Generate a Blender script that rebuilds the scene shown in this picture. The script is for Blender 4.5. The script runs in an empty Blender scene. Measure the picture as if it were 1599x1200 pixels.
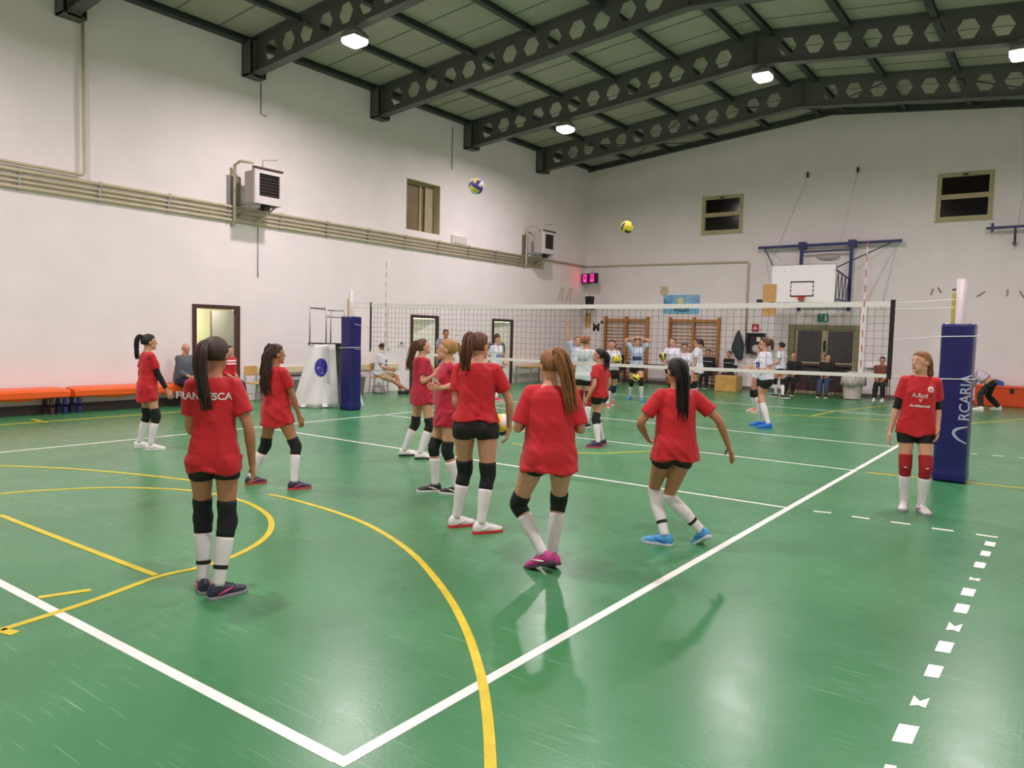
import bpy, bmesh, math, random
from mathutils import Vector, Matrix, noise
from mathutils.bvhtree import BVHTree
random.seed(7)
V=Vector
SC=bpy.context.scene; COL=SC.collection
# ---------------------------------------------------------------- camera (solved from the court's lines)
CF=1187.945; YAW,PIT,ROL=0.631323,-0.066941,0.025619; CP=V((2.254748,-2.000973,1.738569))
_f=V((-math.sin(YAW)*math.cos(PIT),math.cos(YAW)*math.cos(PIT),math.sin(PIT)))
_r=V((math.cos(YAW),math.sin(YAW),0)); _u=_r.cross(_f)
CR=_r*math.cos(ROL)+_u*math.sin(ROL); CU=-_r*math.sin(ROL)+_u*math.cos(ROL)
def ray(x,y): return CR*((x-799.5)/CF)-CU*((y-600)/CF)+_f
def onp(x,y,ax,v):
    d=ray(x,y); return CP+d*((v-CP[ax])/d[ax])
def fl(x,y,z=0.0): return onp(x,y,2,z)
def depth(x,y,d): return CP+ray(x,y)*d
cam=bpy.data.cameras.new('camera'); cam.sensor_width=36; cam.lens=CF*36/1599; cam.clip_start=.05; cam.clip_end=200
co=bpy.data.objects.new('camera',cam); COL.objects.link(co)
m=Matrix((CR,CU,-_f)).transposed().to_4x4(); m.translation=CP; co.matrix_world=m; SC.camera=co
# ---------------------------------------------------------------- materials
def s2l(c): return tuple((x/12.92 if x<=.04045 else ((x+.055)/1.055)**2.4) for x in c)
def hx(h): return s2l(tuple(int(h[i:i+2],16)/255 for i in (0,2,4)))
_M={}
def mat(name,h,rough=.6,var=.0,scale=8,bump=0,metal=0,spec=.5,emit=0,bscale=None,stretch=None,alpha=None,sheen=0,coat=0):
    if name in _M: return _M[name]
    m=bpy.data.materials.new(name); m.use_nodes=True; N=m.node_tree.nodes; L=m.node_tree.links
    b=N['Principled BSDF']; c=hx(h)
    b.inputs['Base Color'].default_value=(*c,1); b.inputs['Roughness'].default_value=rough; b.inputs['Metallic'].default_value=metal
    b.inputs['Specular IOR Level'].default_value=spec
    if sheen: b.inputs['Sheen Weight'].default_value=sheen
    if coat: b.inputs['Coat Weight'].default_value=coat
    tc=N.new('ShaderNodeTexCoord'); mp=N.new('ShaderNodeMapping'); L.new(tc.outputs['Object'],mp.inputs['Vector'])
    if stretch: mp.inputs['Scale'].default_value=stretch
    if var:
        n=N.new('ShaderNodeTexNoise'); n.inputs['Scale'].default_value=scale; n.inputs['Detail'].default_value=6
        L.new(mp.outputs[0],n.inputs['Vector'])
        r=N.new('ShaderNodeValToRGB'); r.color_ramp.elements[0].position=.3; r.color_ramp.elements[1].position=.7
        r.color_ramp.elements[0].color=(*[x*(1-var) for x in c],1); r.color_ramp.elements[1].color=(*[min(1,x*(1+var)) for x in c],1)
        L.new(n.outputs['Fac'],r.inputs['Fac']); L.new(r.outputs['Color'],b.inputs['Base Color'])
    if bump:
        n2=N.new('ShaderNodeTexNoise'); n2.inputs['Scale'].default_value=bscale or scale*3; n2.inputs['Detail'].default_value=5
        L.new(mp.outputs[0],n2.inputs['Vector'])
        bp=N.new('ShaderNodeBump'); bp.inputs['Strength'].default_value=bump; bp.inputs['Distance'].default_value=.01
        L.new(n2.outputs['Fac'],bp.inputs['Height']); L.new(bp.outputs[0],b.inputs['Normal'])
    if emit: b.inputs['Emission Color'].default_value=(*c,1); b.inputs['Emission Strength'].default_value=emit
    if alpha is not None: b.inputs['Alpha'].default_value=alpha
    _M[name]=m; return m
WALL=mat('wall_paint','f0e6e5',.75,.03,1.3,.15,bscale=40)
CREAM=mat('corridor_paint','e6e2bd',.7,.03,2)
STEEL=mat('beam_steel','5a5c56',.5,.08,3,.05)
ROOF=mat('roof_panel','aaa596',.75,.08,1.2,.1,stretch=(1,.15,1))
PURL=mat('purlin_steel','3c413e',.55,.08,3)
DARKWOOD=mat('dark_frame','3b2a26',.5,.1,6)
BROWNF=mat('brown_frame','4c2a28',.5,.1,6)
BEIGE=mat('pipe_beige','c5ba9b',.5,.08,4)
FRAMEB=mat('window_frame_beige','b7ab84',.6,.08,5)
DARKG=mat('night_glass','14090b',.12,spec=.6)
WHITEP=mat('white_paint','ece8e6',.5,.02,4)
WLINE=mat('line_white','f2f0ea',.35,.05,9)
YLINE=mat('line_yellow','d9c426',.35,.12,9)
TAPE=mat('tape_white','fbf4f2',.5,.05,30)
TAPEY=mat('tape_yellow','d8bf3c',.4,.1,30)
GREYM=mat('grey_metal','9a9896',.4,.05,6,metal=.6)
ALU=mat('aluminium_pole','b3abaa',.6,.06,5,metal=.15)
BLACKM=mat('black_metal','17171a',.4,.05,5)
BLUEM=mat('blue_steel','232a63',.4,.06,6)
ORANGE=mat('orange_vinyl','f0611c',.38,.05,4,.1)
ORANGED=mat('orange_mat_vinyl','e04e1a',.42,.06,3,.1)
BLUEPAD=mat('blue_vinyl','171a68',.33,.06,4,.25,bscale=9)
WOOD=mat('pine_wood','b97c3c',.5,.18,5,stretch=(1,1,.12))
WOODL=mat('light_wood','cda362',.55,.15,5,stretch=(1,1,.2))
PALEW=mat('pale_board','d9cda8',.55,.06,4)
CARD=mat('cardboard','c4975a',.7,.1,9)
SKIN=[mat('skin_a','d0977a',.5,.05,9,.05),mat('skin_b','d79e80',.5,.05,9,.05),mat('skin_c','b57b5a',.5,.05,9,.05)]
LIP=mat('lips','b0605a',.4); EYEW=mat('eye_white','e8e2dc',.3); EYED=mat('eye_dark','241a16',.25)
RED=mat('red_jersey','c4141f',.72,.07,5,.12,bscale=18,sheen=.1)
CRIM=mat('crimson_jersey','b81636',.72,.07,5,.12,bscale=18,sheen=.1)
WJER=mat('white_jersey','dcdce6',.7,.05,5,.12,bscale=18)
LBJER=mat('pale_blue_jersey','bccbe2',.7,.05,5,.12,bscale=18)
GJER=mat('pale_grey_jersey','ccd3d2',.7,.05,5,.12,bscale=18)
BLACKC=mat('black_cloth','131112',.8,.1,6,.1,sheen=.1)
BLACKS=mat('black_shorts_cloth','1c1315',.75,.1,6,.1)
NAVYC=mat('navy_cloth','1d2140',.8,.1,6,.1)
GREYC=mat('grey_cloth','5d6069',.8,.1,6,.1)
LGREYC=mat('light_grey_polo','9d9fae',.8,.06,6,.1)
JEANS=mat('denim','3c4a6b',.8,.12,8,.1)
KHAKI=mat('khaki_cloth','b7a47c',.8,.08,8,.1)
SOCK=mat('white_sock','e6e0e2',.8,.03,20,.15)
PADB=mat('black_kneepad','0e1212',.75,.1,12,.15)
PADR=mat('red_kneepad','a3151f',.75,.08,12,.15)
PADN=mat('navy_kneepad','20264f',.75,.08,12,.15)
MAROON=mat('maroon_cloth','7c3a33',.8,.1,6)
PURPLE=mat('violet_cloth','5f567a',.8,.1,6)
BRN=mat('hair_dark_brown','3a261c',.62,.35,14,.2,stretch=(3,3,.3))
BRM=mat('hair_brown','5a3522',.62,.35,14,.2,stretch=(3,3,.3))
BLK=mat('hair_black','140d0d',.6,.35,14,.2,stretch=(3,3,.3))
BLD=mat('hair_blonde','a67d48',.62,.35,14,.2,stretch=(3,3,.3))
BLDB=mat('hair_light_brown','8a5a30',.62,.4,10,.2,stretch=(3,3,.3))
GRH=mat('hair_grey','8c8178',.5,.2,14)
# ---------------------------------------------------------------- object helpers
def link(o,parent=None):
    COL.objects.link(o)
    if parent: o.parent=parent
    return o
def tag(o,label=None,cat=None,group=None,kind=None):
    if label: o['label']=label
    if cat: o['category']=cat
    if group: o['group']=group
    if kind: o['kind']=kind
    return o
def empty(name,loc,label,cat,group=None,rz=0):
    o=bpy.data.objects.new(name,None); o.empty_display_size=.1; link(o)
    o.location=loc; o.rotation_euler=(0,0,rz); return tag(o,label,cat,group)
class MB:
    def __init__(s): s.v=[];s.f=[];s.mi=[];s.m=0
    def add(s,vs,fs):
        b=len(s.v); s.v+= [V(q) for q in vs]; s.f+=[tuple(b+i for i in f) for f in fs]; s.mi+=[s.m]*len(fs); return s
    def box(s,a,b):
        x0,y0,z0=[min(a[i],b[i]) for i in range(3)]; x1,y1,z1=[max(a[i],b[i]) for i in range(3)]
        return s.add([(x0,y0,z0),(x1,y0,z0),(x1,y1,z0),(x0,y1,z0),(x0,y0,z1),(x1,y0,z1),(x1,y1,z1),(x0,y1,z1)],
          [(0,3,2,1),(4,5,6,7),(0,1,5,4),(1,2,6,5),(2,3,7,6),(3,0,4,7)])
    def frame(s,ax,c0,c1,u0,u1,v0,v1,w,bars=()):
        """rectangular frame without overlapping pieces; ax = thickness axis (0 or 1); bars = (v0,v1) cross bars"""
        def bx(a,b,c,d): s.box((c0,a,c),(c1,b,d)) if ax==0 else s.box((a,c0,c),(b,c1,d))
        wl,wr,wb,wt=w if isinstance(w,tuple) else (w,)*4
        bx(u0,u0+wl,v0,v1); bx(u1-wr,u1,v0,v1)
        if wb: bx(u0+wl,u1-wr,v0,v0+wb)
        if wt: bx(u0+wl,u1-wr,v1-wt,v1)
        for a,b in bars: bx(u0+wl,u1-wr,a,b)
        return s
    def cb(s,c,d): return s.box([c[i]-d[i]/2 for i in range(3)],[c[i]+d[i]/2 for i in range(3)])
    def bar(s,a,b,w,h=None,up=(0,0,1)):
        a=V(a);b=V(b);h=h or w; d=(b-a).normalized(); up=V(up)
        if abs(d.dot(up))>.98: up=V((1,0,0))
        sx=d.cross(up).normalized()*(w/2); sz=sx.normalized().cross(d).normalized()*(h/2)
        vs=[p+i*sx+j*sz for p in (a,b) for i,j in ((-1,-1),(1,-1),(1,1),(-1,1))]
        return s.add(vs,[(0,1,2,3),(7,6,5,4),(0,4,5,1),(1,5,6,2),(2,6,7,3),(3,7,4,0)])
    def loft(s,rings,cap=True):
        n=len(rings[0]); vs=[q for r in rings for q in r]; fs=[]
        for i in range(len(rings)-1):
            for j in range(n): k=(j+1)%n; fs.append((i*n+j,i*n+k,(i+1)*n+k,(i+1)*n+j))
        if cap:
            c0=sum((V(q) for q in rings[0]),V())/n; c1=sum((V(q) for q in rings[-1]),V())/n
            a=len(vs); vs+=[c0,c1]; e=(len(rings)-1)*n
            for j in range(n): k=(j+1)%n; fs+= [(a,k,j),(a+1,e+j,e+k)]
        return s.add(vs,fs)
    def tube(s,pts,r,n=8,up=None):
        pts=[V(q) for q in pts]; R=r if isinstance(r,(list,tuple)) else [r]*len(pts)
        t0=(pts[1]-pts[0]).normalized(); u=V(up) if up else V((0,0,1))
        if abs(t0.dot(u))>.95: u=V((1,0,0))
        rings=[]
        for i,q in enumerate(pts):
            t=(pts[min(i+1,len(pts)-1)]-pts[max(i-1,0)]).normalized()
            u=(u-t*u.dot(t)).normalized(); w=t.cross(u); rr=R[i]
            ra,rb=rr if isinstance(rr,(tuple,list)) else (rr,rr)
            rings.append([q+u*(math.sin(2*math.pi*k/n)*ra)+w*(math.cos(2*math.pi*k/n)*rb) for k in range(n)])
        rings=[[q for q in r_] for r_ in rings]
        return s.loft(rings)
    def ell(s,c,r,ax=None,n=14,m_=10):
        c=V(c); X,Y,Z=ax or (V((1,0,0)),V((0,1,0)),V((0,0,1)))
        vs=[c+Z*r[2]]; 
        for i in range(1,m_):
            th=math.pi*i/m_
            for j in range(n):
                ph=2*math.pi*j/n
                vs.append(c+X*(r[0]*math.sin(th)*math.cos(ph))+Y*(r[1]*math.sin(th)*math.sin(ph))+Z*(r[2]*math.cos(th)))
        vs.append(c-Z*r[2]); fs=[]
        for j in range(n):
            k=(j+1)%n; fs.append((0,1+j,1+k)); e=1+(m_-2)*n; fs.append((len(vs)-1,e+k,e+j))
            for i in range(m_-2): a=1+i*n; fs.append((a+j,a+n+j,a+n+k,a+k))
        return s.add(vs,fs)
    def cyl(s,a,b,r,n=16): return s.tube([a,b],r,n)
    def mesh(s,name,mats,smooth=False):
        me=bpy.data.meshes.new(name); me.from_pydata([tuple(q) for q in s.v],[],s.f)
        for m in (mats if isinstance(mats,list) else [mats]): me.materials.append(m)
        if isinstance(mats,list): me.polygons.foreach_set('material_index',s.mi)
        bm=bmesh.new(); bm.from_mesh(me); bmesh.ops.recalc_face_normals(bm,faces=bm.faces); bm.to_mesh(me); bm.free()
        if smooth:
            me.polygons.foreach_set('use_smooth',[True]*len(me.polygons))
        me.update(); return me
    def build(s,name,mats,parent=None,smooth=False,bevel=0,keep=False):
        me=s.mesh(name,mats,smooth); o=bpy.data.objects.new(name,me)
        if parent: me.transform(Matrix.Translation(-world_loc(parent)))
        else:
            xs=[q.co for q in me.vertices]; c=V(((min(q.x for q in xs)+max(q.x for q in xs))/2,(min(q.y for q in xs)+max(q.y for q in xs))/2,min(q.z for q in xs)))
            me.transform(Matrix.Translation(-c)); o.location=c
        link(o,parent)
        if bevel:
            b=o.modifiers.new('bevel','BEVEL'); b.width=bevel; b.segments=2; b.limit_method='ANGLE'
        return o
def world_loc(o):
    l=o.location.copy(); p=o.parent
    while p: l+=p.location; p=p.parent
    return l
def struct(mb,name,mats,parent=None,**k):
    o=mb.build(name,mats,parent,**k); 
    if not parent: o['kind']='structure'
    return o
def remesh(mb,voxel,smooth=3,fac=.5):
    me=mb.mesh('tmp',SKIN[0]); o=bpy.data.objects.new('tmp',me); COL.objects.link(o)
    r=o.modifiers.new('r','REMESH'); r.mode='VOXEL'; r.voxel_size=voxel; r.adaptivity=0
    if smooth: q=o.modifiers.new('s','SMOOTH'); q.factor=fac; q.iterations=smooth
    dg=bpy.context.evaluated_depsgraph_get(); dg.update(); ev=o.evaluated_get(dg); out=bpy.data.meshes.new_from_object(ev)
    bpy.data.objects.remove(o); bpy.data.meshes.remove(me)
    return out
def finish(name,me,mats,parent,extra=None):
    """put a baked mesh (world coords) plus an extra MB (own materials) into one object under parent"""
    bm=bmesh.new(); bm.from_mesh(me)
    for f in bm.faces: f.smooth=True; f.material_index=0
    out=bpy.data.meshes.new(name); 
    if extra:
        vs=[bm.verts.new(q) for q in extra.v]
        for f,mi in zip(extra.f,extra.mi):
            try:
                g=bm.faces.new([vs[i] for i in f]); g.material_index=mi; g.smooth=True
            except ValueError: pass
    bm.to_mesh(out); bm.free(); bpy.data.meshes.remove(me)
    for m in mats: out.materials.append(m)
    out.transform(Matrix.Translation(-world_loc(parent)))
    o=bpy.data.objects.new(name,out); link(o,parent); return o
def textmesh(s,size,extr=.0,bold=.0):
    c=bpy.data.curves.new('t','FONT'); c.body=s; c.size=size; c.align_x='CENTER'; c.align_y='CENTER'; c.offset=bold; c.extrude=extr; c.resolution_u=3
    o=bpy.data.objects.new('t',c); COL.objects.link(o); dg=bpy.context.evaluated_depsgraph_get(); dg.update()
    me=bpy.data.meshes.new_from_object(o.evaluated_get(dg)); bpy.data.objects.remove(o); bpy.data.curves.remove(c); return me
def flat_text(name,s,size,origin,xd,yd,m,parent,bold=0,thick=.003,label=None):
    me=textmesh(s,size,thick,bold); xd=V(xd).normalized(); yd=V(yd).normalized(); zd=xd.cross(yd)
    M=Matrix((xd,yd,zd)).transposed().to_4x4(); M.translation=V(origin); me.transform(M)
    if parent: me.transform(Matrix.Translation(-world_loc(parent)))
    me.materials.clear(); me.materials.append(m); me.name=name
    o=bpy.data.objects.new(name,me); link(o,parent)
    return o
# ================================================================= THE HALL
XL,XR,YF,YB=-13.35,4.63,24.1,-4.6; RX,RZ,SL=-4.36,9.16,.1
def roofz(x): return RZ-SL*abs(x-RX)
# floor --------------------------------------------------------------------
def floor_mat():
    m=bpy.data.materials.new('green_sports_floor'); m.use_nodes=True; N=m.node_tree.nodes; L=m.node_tree.links; b=N['Principled BSDF']
    tc=N.new('ShaderNodeTexCoord')
    def noi(scale,detail,stretch=(1,1,1),rot=0,dist=0):
        mp=N.new('ShaderNodeMapping'); mp.inputs['Scale'].default_value=stretch; mp.inputs['Rotation'].default_value=(0,0,rot)
        L.new(tc.outputs['Object'],mp.inputs['Vector']); n=N.new('ShaderNodeTexNoise'); n.inputs['Scale'].default_value=scale; n.inputs['Detail'].default_value=detail
        n.inputs['Distortion'].default_value=dist
        L.new(mp.outputs[0],n.inputs['Vector']); return n.outputs['Fac']
    def ramp(src,p0,p1,c0,c1):
        r=N.new('ShaderNodeValToRGB'); r.color_ramp.elements[0].position=p0; r.color_ramp.elements[1].position=p1
        r.color_ramp.elements[0].color=c0; r.color_ramp.elements[1].color=c1; L.new(src,r.inputs['Fac']); return r.outputs['Color']
    base=ramp(noi(.6,3),.3,.7,(*hx('3c7d4f'),1),(*hx('458a58'),1))
    W=(1,1,1,1);K=(0,0,0,1)
    fac=None
    for sc,st,rot,t in ((1.0,(1.6,70,1),.5,.69),(1.3,(1.5,60,1),-.75,.685),(.9,(2.0,90,1),2.2,.68),(1.2,(1.8,65,1),1.25,.69),(1.1,(2.2,80,1),2.8,.69)):
        r=ramp(noi(sc,2,st,rot,0),t,t+.07,K,W)
        if fac is None: fac=r
        else:
            mx=N.new('ShaderNodeMix'); mx.data_type='RGBA'; mx.blend_type='ADD'; mx.inputs['Factor'].default_value=1; L.new(fac,mx.inputs[6]); L.new(r,mx.inputs[7]); fac=mx.outputs[2]
    pat=ramp(noi(1.2,3),.35,.65,K,W)
    mm=N.new('ShaderNodeMath'); mm.operation='MULTIPLY'; L.new(fac,mm.inputs[0]); L.new(pat,mm.inputs[1])
    m2=N.new('ShaderNodeMath'); m2.operation='MULTIPLY'; L.new(mm.outputs[0],m2.inputs[0]); m2.inputs[1].default_value=.5; m2.use_clamp=True
    mx=N.new('ShaderNodeMix'); mx.data_type='RGBA'; L.new(m2.outputs[0],mx.inputs[0]); L.new(base,mx.inputs[6]); mx.inputs[7].default_value=(*hx('a9cdb4'),1)
    L.new(mx.outputs[2],b.inputs['Base Color'])
    rr=N.new('ShaderNodeMapRange'); L.new(noi(3,2),rr.inputs[0]); rr.inputs[3].default_value=.22; rr.inputs[4].default_value=.34; L.new(rr.outputs[0],b.inputs['Roughness'])
    bp=N.new('ShaderNodeBump'); bp.inputs['Strength'].default_value=.05; bp.inputs['Distance'].default_value=.01; L.new(noi(45,2),bp.inputs['Height']); L.new(bp.outputs[0],b.inputs['Normal'])
    b.inputs['Specular IOR Level'].default_value=.5
    return m
FLOOR=floor_mat()
fo=struct(MB().box((XL-2.3,YB-.2,-.2),(XR+.2,YF+.2,0)),'floor',FLOOR,keep=True)
_c=world_loc(fo)
def strip(pts,w,name='court_line',m=WLINE,z=.002):
    """flat painted line along floor points"""
    pts=[V((q[0],q[1],0)) for q in pts]; mb=MB(); L_=[];R_=[]
    for i,q in enumerate(pts):
        t=(pts[min(i+1,len(pts)-1)]-pts[max(i-1,0)]).normalized(); n=V((-t.y,t.x,0))*(w/2); L_.append(q+n); R_.append(q-n)
    for i in range(len(pts)-1):
        a,b,c,d=L_[i],L_[i+1],R_[i+1],R_[i]; up=V((0,0,z))
        mb.add([a,b,c,d,a+up,b+up,c+up,d+up],[(4,7,6,5),(0,1,5,4),(2,3,7,6)]+([(3,0,4,7)] if i==0 else [])+([(1,2,6,5)] if i==len(pts)-2 else []))
    return mb.build(name,m,fo)
def smoothpts(P,n=8):
    out=[]; Q=[P[0]]+P+[P[-1]]
    for i in range(1,len(Q)-2):
        p0,p1,p2,p3=[V(q) for q in Q[i-1:i+3]]
        for k in range(n):
            t=k/n; out.append(.5*((2*p1)+(p2-p0)*t+(2*p0-5*p1+4*p2-p3)*t*t+(3*p1-p0-3*p2+p3)*t**3))
    out.append(V(P[-1])); return out
strip([(0,-.025),(0,18.025)],.06); strip([(-9,-.025),(-9,18.025)],.05)
strip([(-9,0),(-.03,0)],.06); strip([(-9,6),(-.03,6)],.05); strip([(-9,9),(-.03,9)],.05); strip([(-9,12),(-.03,12)],.05); strip([(-9,18),(-.03,18)],.05)
def yl(px,w=.05,z=.0035,n=8,m=YLINE): return strip(smoothpts([fl(*q) for q in px],n),w,'court_line',m,z)
yl([(0,728),(100,732),(200,740),(300,751)],.05); 
yl([(420,773),(450,779),(520,799),(580,823),(640,862),(690,918),(725,978),(748,1045),(760,1110),(766,1200),(764,1290)],.05)
yl([(0,772),(60,767),(180,762),(300,767),(375,782),(412,800),(424,819),(412,842),(370,867),(310,887),(245,902),(150,937),(80,960),(0,985)],.05)
yl([(0,805),(120,852),(243,899)],.05,n=2); yl([(60,934),(142,922)],.05,n=1); yl([(0,985),(24,990)],.06,n=1)
yl([(1352,738),(1599,763),(1700,773)],.05,n=1); yl([(1264,651),(1300,643),(1400,632)],.05,n=1); yl([(1170,646),(1400,657)],.04,n=1)
yl([(0,664),(150,653),(300,642)],.05,n=1); yl([(50,655),(71,660)],.07,n=1); yl([(800,693),(905,708),(1015,705),(1040,708)],.04,n=3); yl([(1515,662),(1599,655)],.05,n=1)
for a,b in (((1270,799),(1298,801.5)),((1330,807),(1358,811)),((1391,815.5),(1421,819.5)),((1455,825.5),(1489,830)),((1524,835),(1558,840)),((1516,709),(1526,710)),((1548,711.5),(1567,713)),((1590,715),(1599,716))):
    strip([fl(*a),fl(*b)],.045,'dash_mark',WLINE,.003)
tps=[(1546,850,16,6),(1539,865,15,7),(1530,883,17,8),(1522,905,16,5),(1512,925.5,20,11),(1502,951,21,13),(1490,980,21,13),(1475,1011,24,16),(1458,1049,24,18),(1436,1097,25,16),(1414,1147,32,27),(1390,1199,18,6)]
for i,(x,y,w,h) in enumerate(tps):
    a,b,c,d=[fl(x+sx*w/2-sy*h*.22,y+sy*h/2+sx*w*.08) for sx,sy in ((-1,-1),(1,-1),(1,1),(-1,1))]; up=V((0,0,.002))
    if i in (6,9,3):  # torn piece: notched outline
        e=(a+b)/2+(c+d-a-b)*.22; mb=MB().add([q+up for q in (a,e,b,c,(c+d)/2-(c+d-a-b)*.08,d)],[(0,1,4,5),(1,2,3,4)])
    else: mb=MB().add([a,b,c,d]+[q+up for q in (a,b,c,d)],[(4,7,6,5),(0,1,5,4),(1,2,6,5),(2,3,7,6),(3,0,4,7)])
    mb.build('tape_mark',TAPE,fo)
# walls ----------------------------------------------------------------------
def wall_boxes(mb,ax,c0,c1,u0,u1,v0,v1,holes):
    us=sorted({u0,u1,*[h[0] for h in holes],*[h[1] for h in holes]}); vs=sorted({v0,v1,*[h[2] for h in holes],*[h[3] for h in holes]})
    for i in range(len(us)-1):
        run=None
        for j in range(len(vs)-1):
            cu,cv=(us[i]+us[i+1])/2,(vs[j]+vs[j+1])/2
            hole=any(h[0]<cu<h[1] and h[2]<cv<h[3] for h in holes)
            if not hole:
                if run is None: run=vs[j]
            if (hole or j==len(vs)-2) and run is not None:
                top=vs[j] if hole else vs[j+1]
                if ax==0: mb.box((c0,us[i],run),(c1,us[i+1],top))
                else: mb.box((us[i],c0,run),(us[i+1],c1,top))
                run=None
D1=(7.37,8.55,0,2.2); D2=(14.24,15.45,0,2.2); D3=(18.12,19.3,0,2.2); NW=(13.98,15.42,4.65,6.1)
mb=MB(); wall_boxes(mb,0,XL-.3,XL,YB,YF,0,8.28,[D1,D2,D3,NW]); struct(mb,'wall_left',WALL)
W1=(-8.62,-7.14,5.42,6.74); W2=(-1.25,.2,5.4,6.8); DD=(-5.4,-3.18,0,2.26)
mb=MB(); wall_boxes(mb,1,YF,YF+.3,XL-.3,XR+.3,0,8.1,[W1,W2,DD])
mb.add([(XL-.3,YF,8.1),(XR+.3,YF,8.1),(XR+.3,YF,8.22),(RX,YF,RZ-.02),(XL-.3,YF,8.22),(XL-.3,YF+.3,8.1),(XR+.3,YF+.3,8.1),(XR+.3,YF+.3,8.22),(RX,YF+.3,RZ-.02),(XL-.3,YF+.3,8.22)],
  [(0,1,2,3,4),(9,8,7,6,5),(2,7,8,3),(3,8,9,4),(0,5,6,1),(1,6,7,2),(4,9,5,0)])
struct(mb,'wall_far',WALL)
struct(MB().box((XR,YB,0),(XR+.3,YF,8.28)),'wall_right',WALL)
mb=MB().box((XL-.3,YB-.3,0),(XR+.3,YB,8.1)); mb.add([(XL-.3,YB,8.1),(XR+.3,YB,8.1),(XR+.3,YB,8.22),(RX,YB,RZ),(XL-.3,YB,8.22)],[(0,1,2,3,4)]); struct(mb,'wall_back',WALL)
# wall joint line, and a low dark strip along the foot of the left wall
struct(MB().box((XL,YB,0),(XL+.02,D1[0]-.08,.16)),'foot_strip_left',mat('dark_foot_strip','5a4c4c',.6,.08,4))
struct(MB().box((XL,YB,.33),(XL+.025,D1[0]-.08,.355)),'trim_1',BLACKM)
mb=MB()
for a,b in ((XL,DD[0]-.1),(DD[1]+.1,XR)): mb.box((a,YF-.015,0),(b,YF,.1))
struct(mb,'baseboard_far',mat('far_baseboard','6f6462',.6,.08,4))
# ceiling ---------------------------------------------------------------------
mb=MB()
for a,b in ((XL-.3,RX),(RX,XR+.3)):
    za,zb=roofz(a),roofz(b); mb.add([(a,YB-.3,za),(b,YB-.3,zb),(b,YF+.3,zb),(a,YF+.3,za),(a,YB-.3,za+.12),(b,YB-.3,zb+.12),(b,YF+.3,zb+.12),(a,YF+.3,za+.12)],
      [(0,3,2,1),(4,5,6,7),(0,1,5,4),(1,2,6,5),(2,3,7,6),(3,0,4,7)])
# shallow panel joints
ceil=struct(mb,'ceiling',ROOF)
mb=MB()
y=YB+.5
while y<YF:
    for a,b in ((XL,RX),(RX,XR)): mb.bar((a,y,roofz(a)-.006),(b,y,roofz(b)-.006),.03,.012)
    y+=1.0
mb.build('panel_joint',mat('roof_joint','74786f',.7),ceil)
for x in (-13.24,-11.56,-9.95,-8.2,-6.4,-4.74,-3.98,-2.24,-.5,1.3,2.95,4.5):
    z=roofz(x); mb=MB(); w=.14 if abs(x+13.24)>.01 else .2
    mb.box((x-w/2,YB,z-.13),(x+w/2,YF,z-.118)); mb.box((x-.008,YB,z-.12),(x+.008,YF,z+.0)); mb.box((x-w/2,YB,z-.012),(x+w/2,YF,z-.002))
    mb.build('purlin',PURL,ceil)
mb=MB()
for a,b in ((XL,RX),(RX,XR)): mb.bar((a,YF-.06,roofz(a)-.08),(b,YF-.06,roofz(b)-.08),.12,.2)
struct(mb,'trim_2',PURL)
# thin bracing rods in the last bay
mb=MB()
for a,b in (((-11.6,20.9),(-8.2,23.9)),((-8.2,20.9),(-11.6,23.9)),((-6.4,20.9),(-2.3,23.9)),((-2.3,20.9),(-6.4,23.9)),((-.5,20.9),(2.9,23.9)),((2.9,20.9),(-.5,23.9))):
    mb.tube([(a[0],a[1],roofz(a[0])-.2),(b[0],b[1],roofz(b[0])-.2)],.018,6)
struct(mb,'trim_3',PURL)
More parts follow.
